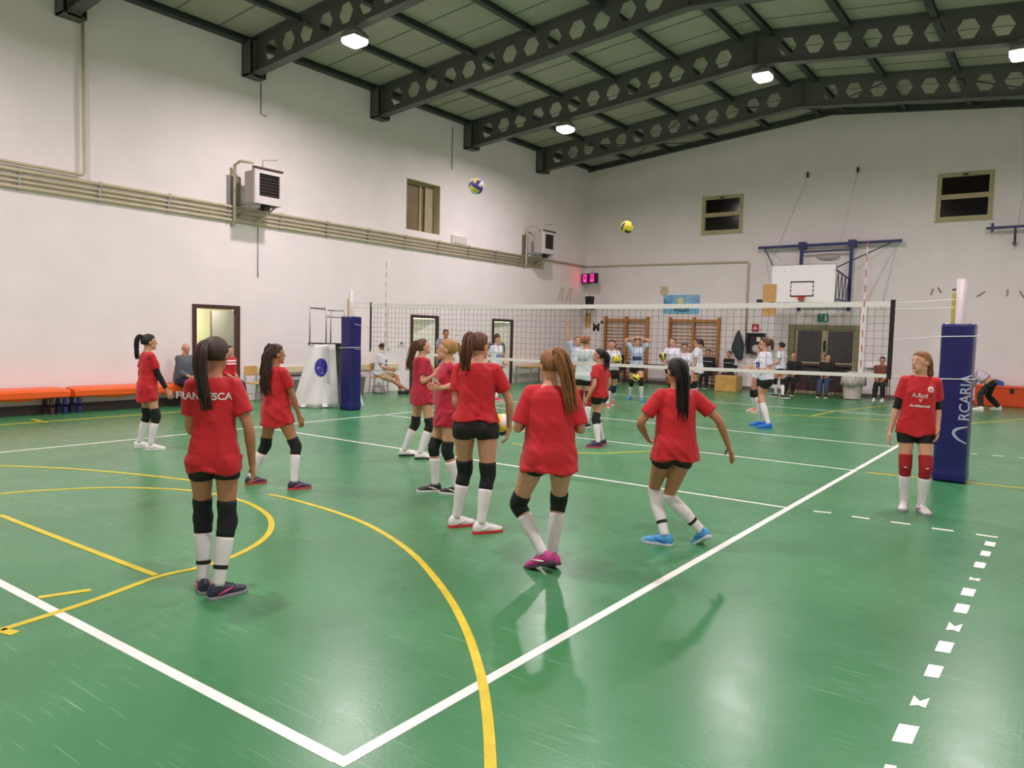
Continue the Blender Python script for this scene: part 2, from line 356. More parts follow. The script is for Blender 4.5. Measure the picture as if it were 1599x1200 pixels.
# castellated beams -------------------------------------------------------------
def beam(y,label):
    root=empty('roof_beam',(RX,y,7.42),label,'beam','castellated roof beams across the hall')
    D=.77; P=.62; half=D/2-.0
    web=MB(); holes=[]
    x=-5.14
    while x>XL+.75: holes.append(x); x-=P
    x=-3.58
    while x<XR-.75: holes.append(x); x+=P
    t=.012
    def zt(x): return roofz(x)-.02
    def zc(x): return roofz(x)-.4
    hs=set(round(h,3) for h in holes)
    for side in (-1,1):
        yy=y+side*t/2
        # cells
        for h in sorted(holes):
            a,b=h-P/2,h+P/2; hexr=.215; hh=.2; c=zc(h)
            sl=SL if h<RX else -SL
            hv=[(h-hexr,c-hexr*sl),(h-.1,c+hh-.1*sl),(h+.1,c+hh+.1*sl),(h+hexr,c+hexr*sl),(h+.1,c-hh+.1*sl),(h-.1,c-hh-.1*sl)]
            ov=[(a,zt(a)-D),(a,zc(a)),(a,zt(a)),(h,zt(h)),(b,zt(b)),(b,zc(b)),(b,zt(b)-D),(h,zt(h)-D)]
            vs=[(q[0],yy,q[1]) for q in ov]+[(q[0],yy,q[1]) for q in hv]
            H=8
            web.add(vs,[(0,1,H,H+5),(1,2,H+1,H),(2,3,H+1),(3,H+2,H+1),(3,4,H+2),(4,5,H+3,H+2),(5,6,H+4,H+3),(6,7,H+4),(7,H+5,H+4),(7,0,H+5)])
        L0=min(holes)-P/2; L1=-5.14+P/2; R0=-3.58-P/2; R1=max(holes)+P/2
        for a,b in ((XL+.1,L0),(L1,RX),(RX,R0),(R1,XR-.1)): web.add([(a,yy,zt(a)-D),(b,yy,zt(b)-D),(b,yy,zt(b)),(a,yy,zt(a))],[(0,1,2,3)])
    for h in holes: # hole rims (plate thickness)
        c=zc(h); sl=SL if h<RX else -SL; hexr=.215; hh=.2
        hv=[(h-hexr,c-hexr*sl),(h-.1,c+hh-.1*sl),(h+.1,c+hh+.1*sl),(h+hexr,c+hexr*sl),(h+.1,c-hh+.1*sl),(h-.1,c-hh-.1*sl)]
        vs=[(q[0],y+s*t/2,q[1]) for s in (-1,1) for q in hv]; web.add(vs,[(i,(i+1)%6,6+(i+1)%6,6+i) for i in range(6)])
    web.build('web_plate',STEEL,root)
    for nm,dz in (('top_flange',-.012),('bottom_flange',-D-.02)):
        f=MB()
        for a,b in ((XL+.05,RX),(RX,XR-.05)): f.bar((a,y,roofz(a)+dz),(b,y,roofz(b)+dz),.24,.022)
        f.build(nm,STEEL,root)
    st=MB()
    for x in (-.3+1.0*0, -5.9+.01): pass
    for x in (RX-.02,RX+.02): st.box((x-.012,y-.11,roofz(x)-D),(x+.012,y+.11,roofz(x)-.02))
    st.build('stiffener',STEEL,root)
    for x,s in ((XL,1),(XR,-1)):
        b=MB(); b.box((x,y-.22,7.42),(x+s*.03,y+.22,8.2)); b.box((x,y-.22,7.42),(x+s*.3,y-.2,8.2)); b.box((x,y+.2,7.42),(x+s*.3,y+.22,8.2)); b.box((x,y-.22,7.42),(x+s*.3,y+.22,7.45)); b.box((x+s*.28,y-.13,7.42),(x+s*.3,y+.13,8.2))
        b.build('end_bracket',STEEL,root)
    return root
for y,l in ((20.66,'dark grey castellated steel roof beam nearest the far wall'),(16.68,'dark grey castellated roof beam with the middle and far lamps under it, second from far wall'),
   (12.77,'dark grey castellated roof beam between the two lamp-carrying beams, third from far wall'),(8.82,'dark grey castellated roof beam above the upper left lamp and wall heater'),
   (4.86,'short visible end of dark roof beam in the top left corner'),(.9,None)):
    if l: beam(y,l)
# lamps ---------------------------------------------------------------------------
GLOW=mat('lamp_glass','fff4ea',.3,emit=14); HOUS=mat('lamp_housing','8a8a86',.5,.05,5,metal=.3)
lampdef=[(-9.72,8.72,7.56,'bright square floodlight hanging under the beam above the left wall heater'),
 (-9.68,16.58,7.6,'bright floodlight left of the hall centre, small in the photo beside the second beam'),
 (-4.1,16.58,8.08,'bright floodlight near the roof ridge, below the peak of the beam'),
 (1.1,16.58,7.62,'bright floodlight cut off by the right edge of the photo'),
 (-4.1,8.72,8.08,None),(1.1,8.72,7.6,None),(-9.7,.85,7.56,None),(-4.1,.85,8.05,None),(1.1,.85,7.6,None)]
POWER=245
for i,(x,y,z,l) in enumerate(lampdef):
    l=l or 'floodlight of the same kind further along the roof, out of the photo'
    root=empty('floodlight',(x,y,z),l,'lamp','square floodlights under the roof beams')
    h=MB(); r=[]
    for zz,w in ((.0,.2),(.02,.205),(.1,.19),(.2,.09),(.24,.07)):
        ring=[(x+sx*w,y+sy*w,z+zz) for sx,sy in ((-1,-1),(-.0,-1),(1,-1),(1,0),(1,1),(0,1),(-1,1),(-1,0))]; r.append(ring)
    h.loft(r); h.build('housing',HOUS,root,bevel=.006)
    g=MB(); g.loft([[(x+sx*w_,y+sy*w_,z+zz) for sx,sy in ((-1,-1),(0,-1.06),(1,-1),(1.06,0),(1,1),(0,1.06),(-1,1),(-1.06,0))] for zz,w_ in ((-.004,.18),(-.05,.19),(-.11,.165),(-.15,.1),(-.16,.03))]); g.build('glass',GLOW,root,smooth=True)
    s=MB(); s.tube([(x,y,z+.2),(x,y,roofz(x)-.7)],.015,8); s.box((x-.03,y-.03,roofz(x)-.8),(x+.03,y+.12,roofz(x)-.76)); s.build('hanger',STEEL,root)
    ld=bpy.data.lights.new('floodlight_beam','AREA'); ld.shape='SQUARE'; ld.size=.3; ld.energy=POWER; ld.color=(1,.885,.92); ld.spread=math.radians(170)
    lo=bpy.data.objects.new('floodlight_beam',ld); link(lo,root); lo.location=(0,0,-.175)
# corridor behind the left wall --------------------------------------------------
mb=MB(); X0,X1=-15.5,XL-.3
mb.box((X0-.1,6.2,0),(X0,20.4,2.8)); mb.box((X0,6.1,0),(X1,6.2,2.8)); mb.box((X0,20.4,0),(X1,20.5,2.8)); mb.box((X0-.1,6.1,2.8),(X1,20.5,2.9)); mb.box((X0,11,0),(X1,11.1,2.8))
struct(mb,'wall_corridor',CREAM)
for yy,e in ((8.0,60),(14.3,300),(18.3,260)):
    ld=bpy.data.lights.new('corridor_lamp','AREA'); ld.size=.3; ld.shape='RECTANGLE'; ld.size_y=.9; ld.energy=e; ld.color=(1,.97,.88)
    r=empty('corridor_lamp',(-14.5,yy,2.71),'fluorescent corridor lamp behind the doorways in the left wall','lamp','corridor ceiling lamps')
    MB().box((-14.62,yy-.5,2.72),(-14.38,yy+.5,2.79)).build('lamp_case',WHITEP,r)
    lo=bpy.data.objects.new('corridor_light',ld); link(lo,r); lo.location=(0,0,-.03)
def doorframe(n,D,m,leafy,leafang,leafm):
    y0,y1,_,z1=D; w=.09; mb=MB()
    mb.frame(0,XL-.08,XL+.03,y0,y1,0,z1,(w,w,0,w)); fr=struct(mb,'door_%d'%n,m)
    W=y1-y0-2*w; hy=y0+w if leafy<0 else y1-w; s=1 if leafy<0 else -1
    c,sn=math.cos(leafang),math.sin(leafang); a=V((XL-.055,hy,.01)); d=V((-sn,s*c,0)); nrm=V((s*c,sn,0))*.02
    lf=MB(); up=V((0,0,z1-w-.03)); q=[a-nrm,a+d*W-nrm,a+d*W+nrm,a+nrm]
    lf.add(q+[k+up for k in q],[(0,3,2,1),(4,5,6,7),(0,1,5,4),(1,2,6,5),(2,3,7,6),(3,0,4,7)]); lo=lf.build('door_leaf',leafm,fr)
    MB().bar(a+d*(W-.0),a+d*W+up,.05,.05).build('leaf_edge',m,lo)
    k=a+d*(W-.08)+V((0,0,1.02)); MB().tube([k+nrm*2.6-d*.02,k+nrm*2.6-d*.12],.01,8).build('door_handle',GREYM,lo)
    return fr
GLEAF=mat('grey_door_leaf','8b8682',.5,.04,4); CLEAF=mat('cream_door_leaf','ebeadb',.5,.04,4)
doorframe(1,D1,BROWNF,1,1.62,GLEAF); doorframe(2,D2,DARKWOOD,1,.35,CLEAF); doorframe(3,D3,DARKWOOD,1,.12,CLEAF)
# recessed inner window with open casement
mb=MB(); y0,y1,z0,z1=NW; 
mb.frame(0,XL-.3,XL-.24,y0+.02,y1-.02,z0,z1-.02,.05); mb.box((XL-.3,14.78,z0+.05),(XL-.23,14.84,z1-.07)); mb.frame(0,XL-.31,XL+.008,y0,y1,z0,z1,(.02,.02,0,.02))
w=struct(mb,'window_1',FRAMEB); MB().box((XL-.29,y0+.04,z0+.04),(XL-.275,y1-.04,z1-.04)).build('pane',mat('brown_pane','7d6a4c',.4,.08,3),w)
MB().box((XL-.24,15.0,z0+.05),(XL-.22,15.36,z1-.05)).build('casement',mat('casement_wood','a89a7c',.5,.06,4),w)
struct(MB().box((XL-.9,y0-.1,z0-.1),(XL-.86,y1+.1,z1+.1)),'trim_4',CREAM)
# far windows
for n,(x0,x1,z0,z1) in ((2,W1),(3,W2)):
    mb=MB(); f=.12; Y=YF-.03
    mb.frame(1,Y,YF+.12,x0,x1,z0,z1,f,(((z0+z1)/2-.07,(z0+z1)/2+.07),))
    mb.box((x0-.03,Y-.02,z0-.03),(x1+.03,YF,z0)); w=struct(mb,'window_%d'%n,FRAMEB)
    for c,d in ((z0+f,(z0+z1)/2-.07),((z0+z1)/2+.07,z1-f)): MB().box((x0+f-.01,YF+.06,c-.01),(x1-f+.01,YF+.075,d+.01)).build('pane',DARKG,w)
    MB().box(((x0+x1)/2-.07,Y-.05,z1-.1),((x0+x1)/2+.07,Y,z1-.06)).build('latch',BLACKM,w)
struct(MB().box((-9,YF+.9,4.8),(.6,YF+.95,7.2)),'trim_5',mat('night','050407',.9))
# emergency double door
x0,x1,_,z1=DD; mb=MB(); fm=mat('door_frame_olive','8c8768',.55,.08,4)
mb.frame(1,YF-.03,YF+.2,x0,x1,0,z1,(.2,.1,0,.14))
dr=struct(mb,'door_4',fm); xm=(x0+x1)/2+.05
for a,b in ((x0+.2,xm),(xm,x1-.1)):
    lf=MB(); 
    lf.frame(1,YF+.05,YF+.11,a,b,0.0,z1-.14,(.09,.09,.08,.06),((.98,1.04),))
    lo=lf.build('door_leaf',FRAMEB,dr)
    MB().box((a+.08,YF+.07,1.03),(b-.08,YF+.085,z1-.19)).build('glass_pane',mat('dim_wired_glass','4e4a4c',.25,.25,30),lo)
    MB().box((a+.08,YF+.065,.07),(b-.08,YF+.095,.99)).build('lower_panel',mat('dark_door_panel','3a3836',.5,.1,5),lo)
    MB().tube([(a+.12,YF-.02,.93),(b-.12,YF-.02,.93)],.035,8).build('panic_bar',BROWNF,lo)
mb=MB(); mb.box((xm-.03,YF-.0,1.4),(xm+.04,YF+.05,1.75)); mb.build('latch',BLACKM,dr)
MB().box((x0,YF+.5,0),(x1,YF+.55,2.3)).build('night_outside',mat('night2','0a0a0d',.9),dr)
# ================================================================= FIXTURES
# service pipes on the left wall
def pipe_run(name,pts,r,label,cat,m=BEIGE,clips=0,group=None):
    o=empty(name,pts[0],label,cat,group); mb=MB(); mb.tube(pts,r,8); mb.build('pipe',m,o,smooth=True)
    if clips:
        a,b=V(pts[0]),V(pts[-1]); n=int((b-a).length/clips)
        for i in range(1,n):
            q=a.lerp(b,i/n); MB().cb(q,(.05,.05,.09)).build('pipe_clip',GREYM,o)
    return o
for z,r,l in ((4.47,.035,'beige wall pipe, topmost of the run along the left wall'),(4.36,.028,'beige wall pipe, second from top along the left wall'),(4.27,.028,'beige wall pipe, second from bottom along the left wall'),(4.17,.035,'beige wall pipe, lowest of the run along the left wall')):
    x=XL+.05; pipe_run('wall_pipe',[(x,YB+.05,z),(x,21.0 if z<4.45 else 23.9,z-.06)],r,l,'pipe',clips=1.4,group='service pipes along the left wall')
pipe_run('wall_pipe',[(XL+.09,YB+.1,4.62),(XL+.09,5.06,4.56),(XL+.09,5.09,4.6),(XL+.09,5.09,7.42)],.03,'beige pipe turning up the left wall to the beam in the top left corner','pipe')
pipe_run('wall_pipe',[(XL+.05,23.9,4.42),(XL+.1,YF-.05,4.42),(-6.87,YF-.05,4.39),(-6.84,YF-.05,4.34),(-6.84,YF-.05,2.0)],.03,'thin beige pipe along the far wall that bends down left of the basketball hoop','pipe')
pipe_run('conduit',[(XL+.02,9.1,7.42),(XL+.02,9.1,6.7),(XL+.02,9.25,6.68)],.012,'thin conduit hanging down the wall above the left heater','conduit',GREYM)
pipe_run('conduit',[(XL+.02,15.92,7.95),(XL+.02,15.92,6.68)],.012,'thin conduit from the roof right of the small inner window','conduit',GREYM)
pipe_run('conduit',[(XL+.02,9.03,4.15),(XL+.02,9.03,2.9)],.01,'thin conduit running down below the left heater','conduit',GREYM)
pipe_run('conduit',[(-6.84,YF-.02,1.99),(-6.84,YF-.02,1.5)],.015,'dark cable drop beside the hanging jacket','cable',BLACKM)
# heaters
def heater(y,z,label,s=1):
    h=empty('gas_heater',(XL,y,z),label,'heater','fan heaters on the left wall')
    b=MB(); x0,x1=XL+.36,XL+.74; b.box((x0,y-.33,z+.0),(x1,y+.33,z+.7)); b.build('casing',mat('heater_grey','b3a9a5',.5,.05,4,metal=.1),h,bevel=.012)
    f=MB()
    f.frame(0,x1-.02,x1+.05,y-.36,y+.36,z-.03,z+.73,(.12,.06,.17,.09))
    f.build('front_frame',mat('heater_light','cfc6c3',.5,.05,4),h)
    MB().box((x1-.01,y-.26,z+.13),(x1+.004,y+.31,z+.65)).build('outlet',mat('heater_dark','2a1c18',.4,.2,20),h)
    lv=MB()
    for i in range(7): lv.bar((x1+.02,y-.24,z+.17+i*.07),(x1+.02,y+.3,z+.17+i*.07),.04,.006)
    lv.build('louvre',mat('heater_louvre','3a302c',.5,.05,4),h)
    MB().box((x1-.0,y-.38,z+.735),(x1+.08,y+.38,z+.77)).build('hood',BROWNF,h)
    br=MB(); br.box((XL,y-.55,z-.12),(XL+.03,y-.2,z+.62)); 
    br.build('back_plate',GREYM,h)
    for yy in (-.3,.3): br=MB(); br.bar((XL,y+yy,z-.02),(x1,y+yy,z-.02),.04,.05); br.bar((XL,y+yy,z-.3),(x0+.3,y+yy,z-.03),.03); br.build('bracket',GREYM,h)
    fl_=MB(); fl_.tube([(XL+.02,y-.42,z-.5),(XL+.12,y-.42,z-.4),(XL+.12,y-.42,z+.85),(XL+.3,y-.4,z+.92),(XL+.5,y-.2,z+.9),(XL+.5,y-.2,z+.7)],.035,8); fl_.tube([(XL+.5,y+.05,z+.7),(XL+.5,y+.05,z+1.0),(XL+.62,y+.35,z+1.05)],.02,8)
    fl_.tube([(XL+.45,y+.2,z),(XL+.45,y+.2,z-.2),(XL+.1,y+.2,z-.35),(XL+.08,y+.2,z-.45)],.025,8); fl_.build('flue_pipe',BEIGE,h,smooth=True)
    MB().cb((XL+.6,y+.05,z-.08),(.16,.14,.14)).build('gas_valve',BLACKM,h)
    return h
h1=onp(419,320,0,XL+.78); heater(h1.y,h1.z+.03,'grey fan heater on the wall beneath the second roof beam, nearer to the camera')
h2=onp(857,397,0,XL+.78); heater(h2.y,h2.z+.03,'grey fan heater near the far corner, above the scoreboard side')
# emergency lamp on left wall, switch plates
l=empty('emergency_lamp',(XL,16.3,4.5),'small white emergency light on the left wall right of the inner window','lamp')
MB().box((XL,15.95,4.46),(XL+.1,16.65,4.72)).build('case',WHITEP,l,bevel=.01); MB().box((XL+.1,16.0,4.49),(XL+.112,16.6,4.69)).build('diffuser',mat('dull_diffuser','d8d0cc',.4,.04,20),l)
l=empty('switch_plate',(XL,13.5,1.3),'small light switch plate on the left wall by the net','switch'); MB().box((XL,13.7,1.3),(XL+.02,14.0,1.42)).build('plate',WHITEP,l); MB().box((XL+.02,13.8,1.34),(XL+.03,13.9,1.4)).build('rocker',GREYM,l)
# pale wall rail
r=empty('wall_rail',(XL,11,.6),'pale wooden rail board on the left wall behind the umpire stand','rail'); MB().box((XL,8.75,.62),(XL+.03,13.75,.77)).build('board',PALEW,r,bevel=.004)
# scoreboard in the corner
o=V((-12.85,23.55,3.72)); s=empty('scoreboard',o,'black scoreboard with two red glowing digits high in the far corner','scoreboard')
xd=V((.92,-.39,0)).normalized(); yd=V((.39,.92,0)).normalized()
def obox(mb,o,xd,yd,x0,x1,y0,y1,z0,z1):
    vs=[o+xd*x+yd*y+V((0,0,z)) for z in (z0,z1) for x,y in ((x0,y0),(x1,y0),(x1,y1),(x0,y1))]
    return mb.add(vs,[(0,3,2,1),(4,5,6,7),(0,1,5,4),(1,2,6,5),(2,3,7,6),(3,0,4,7)])
obox(MB(),o,xd,yd,-.45,.45,-.06,.08,0,.38).build('case',BLACKM,s,bevel=.01)
LED=mat('led_red','ff1f6a',.4,emit=6)
for k,cx in enumerate((-.22,.24)):
    d=MB()
    for a,b,c,e in ((-.09,.09,.30,.335),(-.09,.09,.06,.095),(-.09,-.055,.06,.335),(.055,.09,.06,.335),(-.055,.055,.1,.13 if k else .16)): obox(d,o,xd,yd,cx+a,cx+b,-.07,-.058,c,e)
    d.build('digit',LED,s)
c=MB(); c.bar(o+V((0,.06,.1)),o+V((0,.35,.1)),.06); c.tube([o+V((-.05,.1,0)),o+V((-.1,.2,-.5)),o+V((-.1,.2,-.75))],.015,6); c.tube([o+V((0,.1,.3)),o+V((-.02,.3,.6))],.02,6); c.build('bracket',BEIGE,s)
# loudspeaker on bracket
o=V((-12.75,23.45,2.72)); s=empty('loudspeaker',o,'black loudspeaker on a wall bracket below the scoreboard','speaker')
sp=MB(); sp.loft([[o+xd*x*w+yd*y*w+V((0,-.0,z)) for x,y in ((-.15,-.13),(.15,-.13),(.12,.13),(-.12,.13))] for z,w in ((.06,.85),(.5,1))]); sp.build('cabinet',BLACKM,s,bevel=.015)
sp=MB(); sp.tube([o+yd*-.118+V((0,0,.19)),o+yd*-.13+V((0,0,.19))],.085,16); sp.tube([o+yd*-.125+V((0,0,.39)),o+yd*-.14+V((0,0,.39))],.04,12); sp.build('cone',mat('speaker_cone','2b2b2e',.6),s)
sp=MB(); obox(sp,o,xd,yd,-.3,.2,-.12,.12,0,.04); sp.bar(o+xd*-.2,o+xd*-.25+V((0,.1,-.25)),.04); sp.bar(o+V((0,.1,.02)),o+V((-.2,.6,.02)),.05); sp.build('shelf_bracket',BROWNF,s)
# folded wall fan thing / beige strips on left wall, poster with M
s=empty('wall_decoration',(XL,22.9,2.9),'beige paper strips fanned out on the left wall near the corner','decoration'); d=MB()
for y,t in ((22.1,-.28),(22.35,-.16),(22.65,-.3),(22.9,-.18)): d.bar((XL+.015,y-t*.9,3.55-abs(t)*.2),(XL+.015,y,3.0),.008,.07)
d.build('strip',mat('paper_beige','cfc5a6',.7,.06,8),s)
s=empty('poster',(-12.72,YF,1.85),'white sheet with a dark printed M pattern beside the left wall bars','poster')
MB().box((-13.05,YF-.012,1.66),(-12.5,YF,2.3)).build('sheet',WHITEP,s)
flat_text('lettering','M',.4,(-12.8,YF-.014,2.03),(1,0,0),(0,0,1),BLACKM,s,bold=.02)
p=MB(); p.box((-12.6,YF-.03,2.2),(-12.5,YF-.01,2.3)); p.build('dark_mark',NAVYC,s)
s=empty('wooden_board',(-13.1,YF,2.4),'light wooden plaque in the far corner under the loudspeaker','board'); MB().box((-13.3,YF-.05,2.05),(-13.08,YF,2.6)).build('plank',WOODL,s,bevel=.005); MB().box((-13.28,YF-.09,2.3),(-13.1,YF-.05,2.36)).build('shelf',WOODL,s)
# wall bars
def bars(x0,x1,label):
    s=empty('wall_bars',((x0+x1)/2,YF,0),label,'wall bars','wooden gym wall bars on the far wall'); n=16
    for x in (x0+.04,(x0+x1)/2,x1-.04): MB().box((x-.04,YF-.17,.02),(x+.04,YF-.01,2.47)).build('upright',WOOD,s,bevel=.006)
    for a,b in ((x0+.08,(x0+x1)/2-.04),((x0+x1)/2+.04,x1-.08)):
        MB().box((a,YF-.16,2.29),(b,YF-.1,2.39)).build('top_board',WOOD,s,bevel=.005)
        for i in range(n): z=.2+i*.132; MB().tube([(a-.02,YF-.12,z),(b+.02,YF-.12,z)],.018,8).build('rung',WOOD,s,smooth=True)
bars(-12.38,-10.5,'wooden wall bars nearest the corner, left of the blue banner'); bars(-9.68,-7.76,'wooden wall bars under the blue banner')
# banner
s=empty('banner',(-9.27,YF,2.6),'light blue rectangular banner above the wall bars, dark lettering on its lower strip','banner')
bm_=bpy.data.materials.new('banner_print'); bm_.use_nodes=True; N=bm_.node_tree.nodes; L=bm_.node_tree.links
tc=N.new('ShaderNodeTexCoord'); n=N.new('ShaderNodeTexNoise'); n.inputs['Scale'].default_value=1.6; n.inputs['Detail'].default_value=3; L.new(tc.outputs['Object'],n.inputs['Vector'])
r=N.new('ShaderNodeValToRGB'); r.color_ramp.elements[0].position=.35; r.color_ramp.elements[0].color=(*hx('3f7fc0'),1); r.color_ramp.elements[1].position=.65; r.color_ramp.elements[1].color=(*hx('a8d8ea'),1); L.new(n.outputs[0],r.inputs[0]); L.new(r.outputs[0],N['Principled BSDF'].inputs['Base Color']); N['Principled BSDF'].inputs['Roughness'].default_value=.5
MB().box((-9.97,YF-.02,2.6),(-8.58,YF-.005,3.28)).build('cloth',bm_,s)
MB().box((-9.97,YF-.026,2.6),(-8.58,YF-.02,2.85)).build('lower_strip',mat('banner_cyan','78bfd8',.5,.08,5),s)
flat_text('lettering','VOLLEY',.17,(-9.25,YF-.028,2.72),(1,0,0),(0,0,1),BLACKM,s,bold=.006)
sun=MB(); sun.tube([(-9.3,YF-.021,3.07),(-9.3,YF-.026,3.07)],.13,16); sun.build('printed_sun',mat('pale_yellow_print','e2d7a2',.5),s)
# cardboard scrap at the banner's corner
s=empty('paper_scrap',(-10.0,YF,3.35),'crumpled beige paper above the left end of the blue banner','paper'); p=MB(); p.add([(-10.12,YF-.02,3.62),(-9.86,YF-.06,3.58),(-9.8,YF-.02,3.4),(-9.95,YF-.08,3.28),(-10.1,YF-.03,3.33)],[(0,1,2,3,4)]); p.add([(-10.12,YF-.005,3.62),(-9.86,YF-.005,3.58),(-9.8,YF-.005,3.4),(-9.95,YF-.005,3.28),(-10.1,YF-.005,3.33)],[(4,3,2,1,0)]); p.build('scrap',mat('paper_beige2','cdbf96',.7,.1,8),s)
# basketball hoop --------------------------------------------------------------
YH=22.0
s=empty('basketball_hoop',(-4.3,YF,2.9),'white basketball backboard on dark blue wall frame above the emergency door','basketball hoop')
MB().box((-5.37,YH,2.9),(-3.5,YH+.04,4.03)).build('backboard',WHITEP,s,bevel=.004)
for x0,x1,z0,z1 in ((-4.8,-4.1,3.50,3.54),(-4.8,-4.1,3.07,3.11)): MB().box((x0,YH-.004,z0),(x1,YH,z1)).build('target_line',BLACKM,s)
b=MB()
for x in (-4.8,-4.14):
    for z0,z1 in ((3.11,3.17),(3.21,3.3),(3.34,3.42),(3.45,3.5)): b.box((x,YH-.003,z0),(x+.04,YH,z1))
b.build('target_square_side',mat('worn_black','6a6668',.6,.2,20),s)
b=MB(); c=V((-4.44,YH-.38,3.05)); b.tube([c+V((math.cos(t*math.pi/12)*.225,math.sin(t*math.pi/12)*.225,0)) for t in range(25)],.012,6); b.build('rim',mat('rim_red','b0392b',.4,.1,6),s,smooth=True)
b=MB(); b.box((-4.52,YH-.15,2.95),(-4.36,YH,3.08)); b.bar((-4.44,YH-.1,3.02),(-4.44,YH-.16,3.04),.1,.03); b.build('rim_bracket',mat('rim_red2','b04338',.4,.1,6),s)
b=MB(); b.frame(1,YH+.04,YH+.08,-5.37,-3.5,2.9,4.045,.03); b.build('board_frame',BLACKM,s)
MB().bar((-6.46,YF-.25,4.82),(-2.07,YF-.25,4.85),.09,.09).build('cross_beam',BLUEM,s)
for x in (-5.03,-3.5): MB().box((x-.045,YF-.3,2.7),(x+.045,YF-.2,4.95)).build('upright',BLUEM,s); MB().box((x-.1,YF-.32,4.72),(x+.1,YF-.02,4.95)).build('clamp',BLUEM,s)
MB().bar((-5.03,YF-.25,4.62),(-3.5,YF-.25,4.64),.05).build('cross_rail',BLUEM,s)
MB().bar((-5.03,YF-.25,2.95),(-3.5,YF-.25,2.95),.05).build('cross_rail',BLUEM,s)
b=MB()
for x in (-5.0,-3.53):
    b.bar((x,YF-.25,3.72),(x+(.1 if x<-4 else -.02),YH+.06,3.9),.04); b.bar((x,YF-.25,3.0),(x,YH+.06,3.0),.05); b.bar((x,YF-.25,2.85),(x,YH+.06,2.92),.04)
    for i in range(4):
        y=YF-.3-i*.45; b.tube([(x,y,3.74+i*.03),(x,y-.22,2.98)],.012,5); b.tube([(x,y-.22,2.98),(x,y-.45,3.78+i*.03)],.012,5)
b.bar((-3.52,YH+.06,3.92),(-2.35,YF-.25,4.82),.03); b.bar((-5.36,YH+.06,4.0),(-6.25,YF-.25,4.8),.03); b.build('brace',mat('brace_blue','2b3060',.4,.1,6),s)
b=MB()
for x0,z0,x1,z1 in ((-5.46,4.0,-5.02,7.1),(-3.87,4.9,-3.49,7.1),(-2.2,4.8,-2.6,2.75)): b.tube([(x0,YF-.2 if z0>4.5 else YH+.05,z0),(x1,YF-.03,z1)],.006,5)
b.build('stay_cable',GREYM,s)
for x in (-5.02,-3.49): MB().cb((x,YF-.05,7.15),(.05,.09,.16)).build('wall_hook',BLACKM,s)
# cardboard plates fixed to the lower left board corner
b=MB(); b.box((-5.62,YH-.05,2.92),(-5.22,YH-.01,3.46)); b.box((-5.6,YH-.05,2.48),(-5.23,YH-.01,2.8)); b.build('cardboard_plate',CARD,s)
b=MB(); b.box((-5.4,YH-.04,2.78),(-5.3,YH-.02,2.95)); b.build('plate_strap',CARD,s); MB().box((-5.8,YH-.06,2.9),(-5.62,YH+.04,2.99)).build('control_box',BLACKM,s)
# second hoop frame cut by the right edge
s=empty('hoop_frame',(1.4,YF,4.6),'dark blue wall bar of a second hoop frame at the right edge','hoop frame')
MB().bar((.1,YF-.3,5.08),(2.9,YF-.3,5.12),.07).build('cross_beam',BLUEM,s); MB().cb((.25,YF-.3,5.09),(.06,.12,.26)).build('end_clamp',BLUEM,s)
b=MB(); b.box((.76,YF-.34,4.6),(.84,YF-.02,4.66)); b.bar((.8,YF-.3,5.1),(.8,YF-.06,4.6),.06); b.build('bracket',mat('bracket_dark','4a4050',.5),s)
b=MB(); b.tube([(.85,YF-.28,5.1),(1.02,YF-.03,6.95)],.006,5); b.build('stay_cable',GREYM,s); MB().cb((1.02,YF-.05,7.0),(.05,.09,.22)).build('wall_hook',BLACKM,s)
# emergency lamp behind hoop, exit sign
l=empty('emergency_lamp',(-4.25,YF,4.35),'oval bulkhead emergency light between the blue hoop uprights','lamp')
b=MB(); b.ell((-4.25,YF-.05,4.46),(.36,.09,.11)); b.build('diffuser',mat('bulkhead','b9aeaa',.4,.04,10),l,smooth=True); MB().box((-4.6,YF-.04,4.36),(-3.9,YF,4.56)).build('back_plate',WHITEP,l,bevel=.02)
l=empty('exit_sign',(-4.32,YF,2.4),'small green emergency exit sign over the double door','sign')
MB().box((-4.48,YF-.04,2.36),(-4.16,YF,2.62)).build('plate',mat('exit_green','2c8a6a',.5,.06,10),l,bevel=.004)
b=MB(); b.tube([(-4.36,YF-.043,2.55),(-4.36,YF-.046,2.55)],.025,10); b.bar((-4.36,YF-.044,2.53),(-4.33,YF-.044,2.46),.004,.03,(0,1,0)); b.bar((-4.33,YF-.044,2.46),(-4.38,YF-.044,2.40),.004,.02,(0,1,0)); b.bar((-4.33,YF-.044,2.46),(-4.28,YF-.044,2.41),.004,.02,(0,1,0)); b.box((-4.25,YF-.046,2.4),(-4.2,YF-.042,2.58)); b.build('pictogram',WHITEP,l)
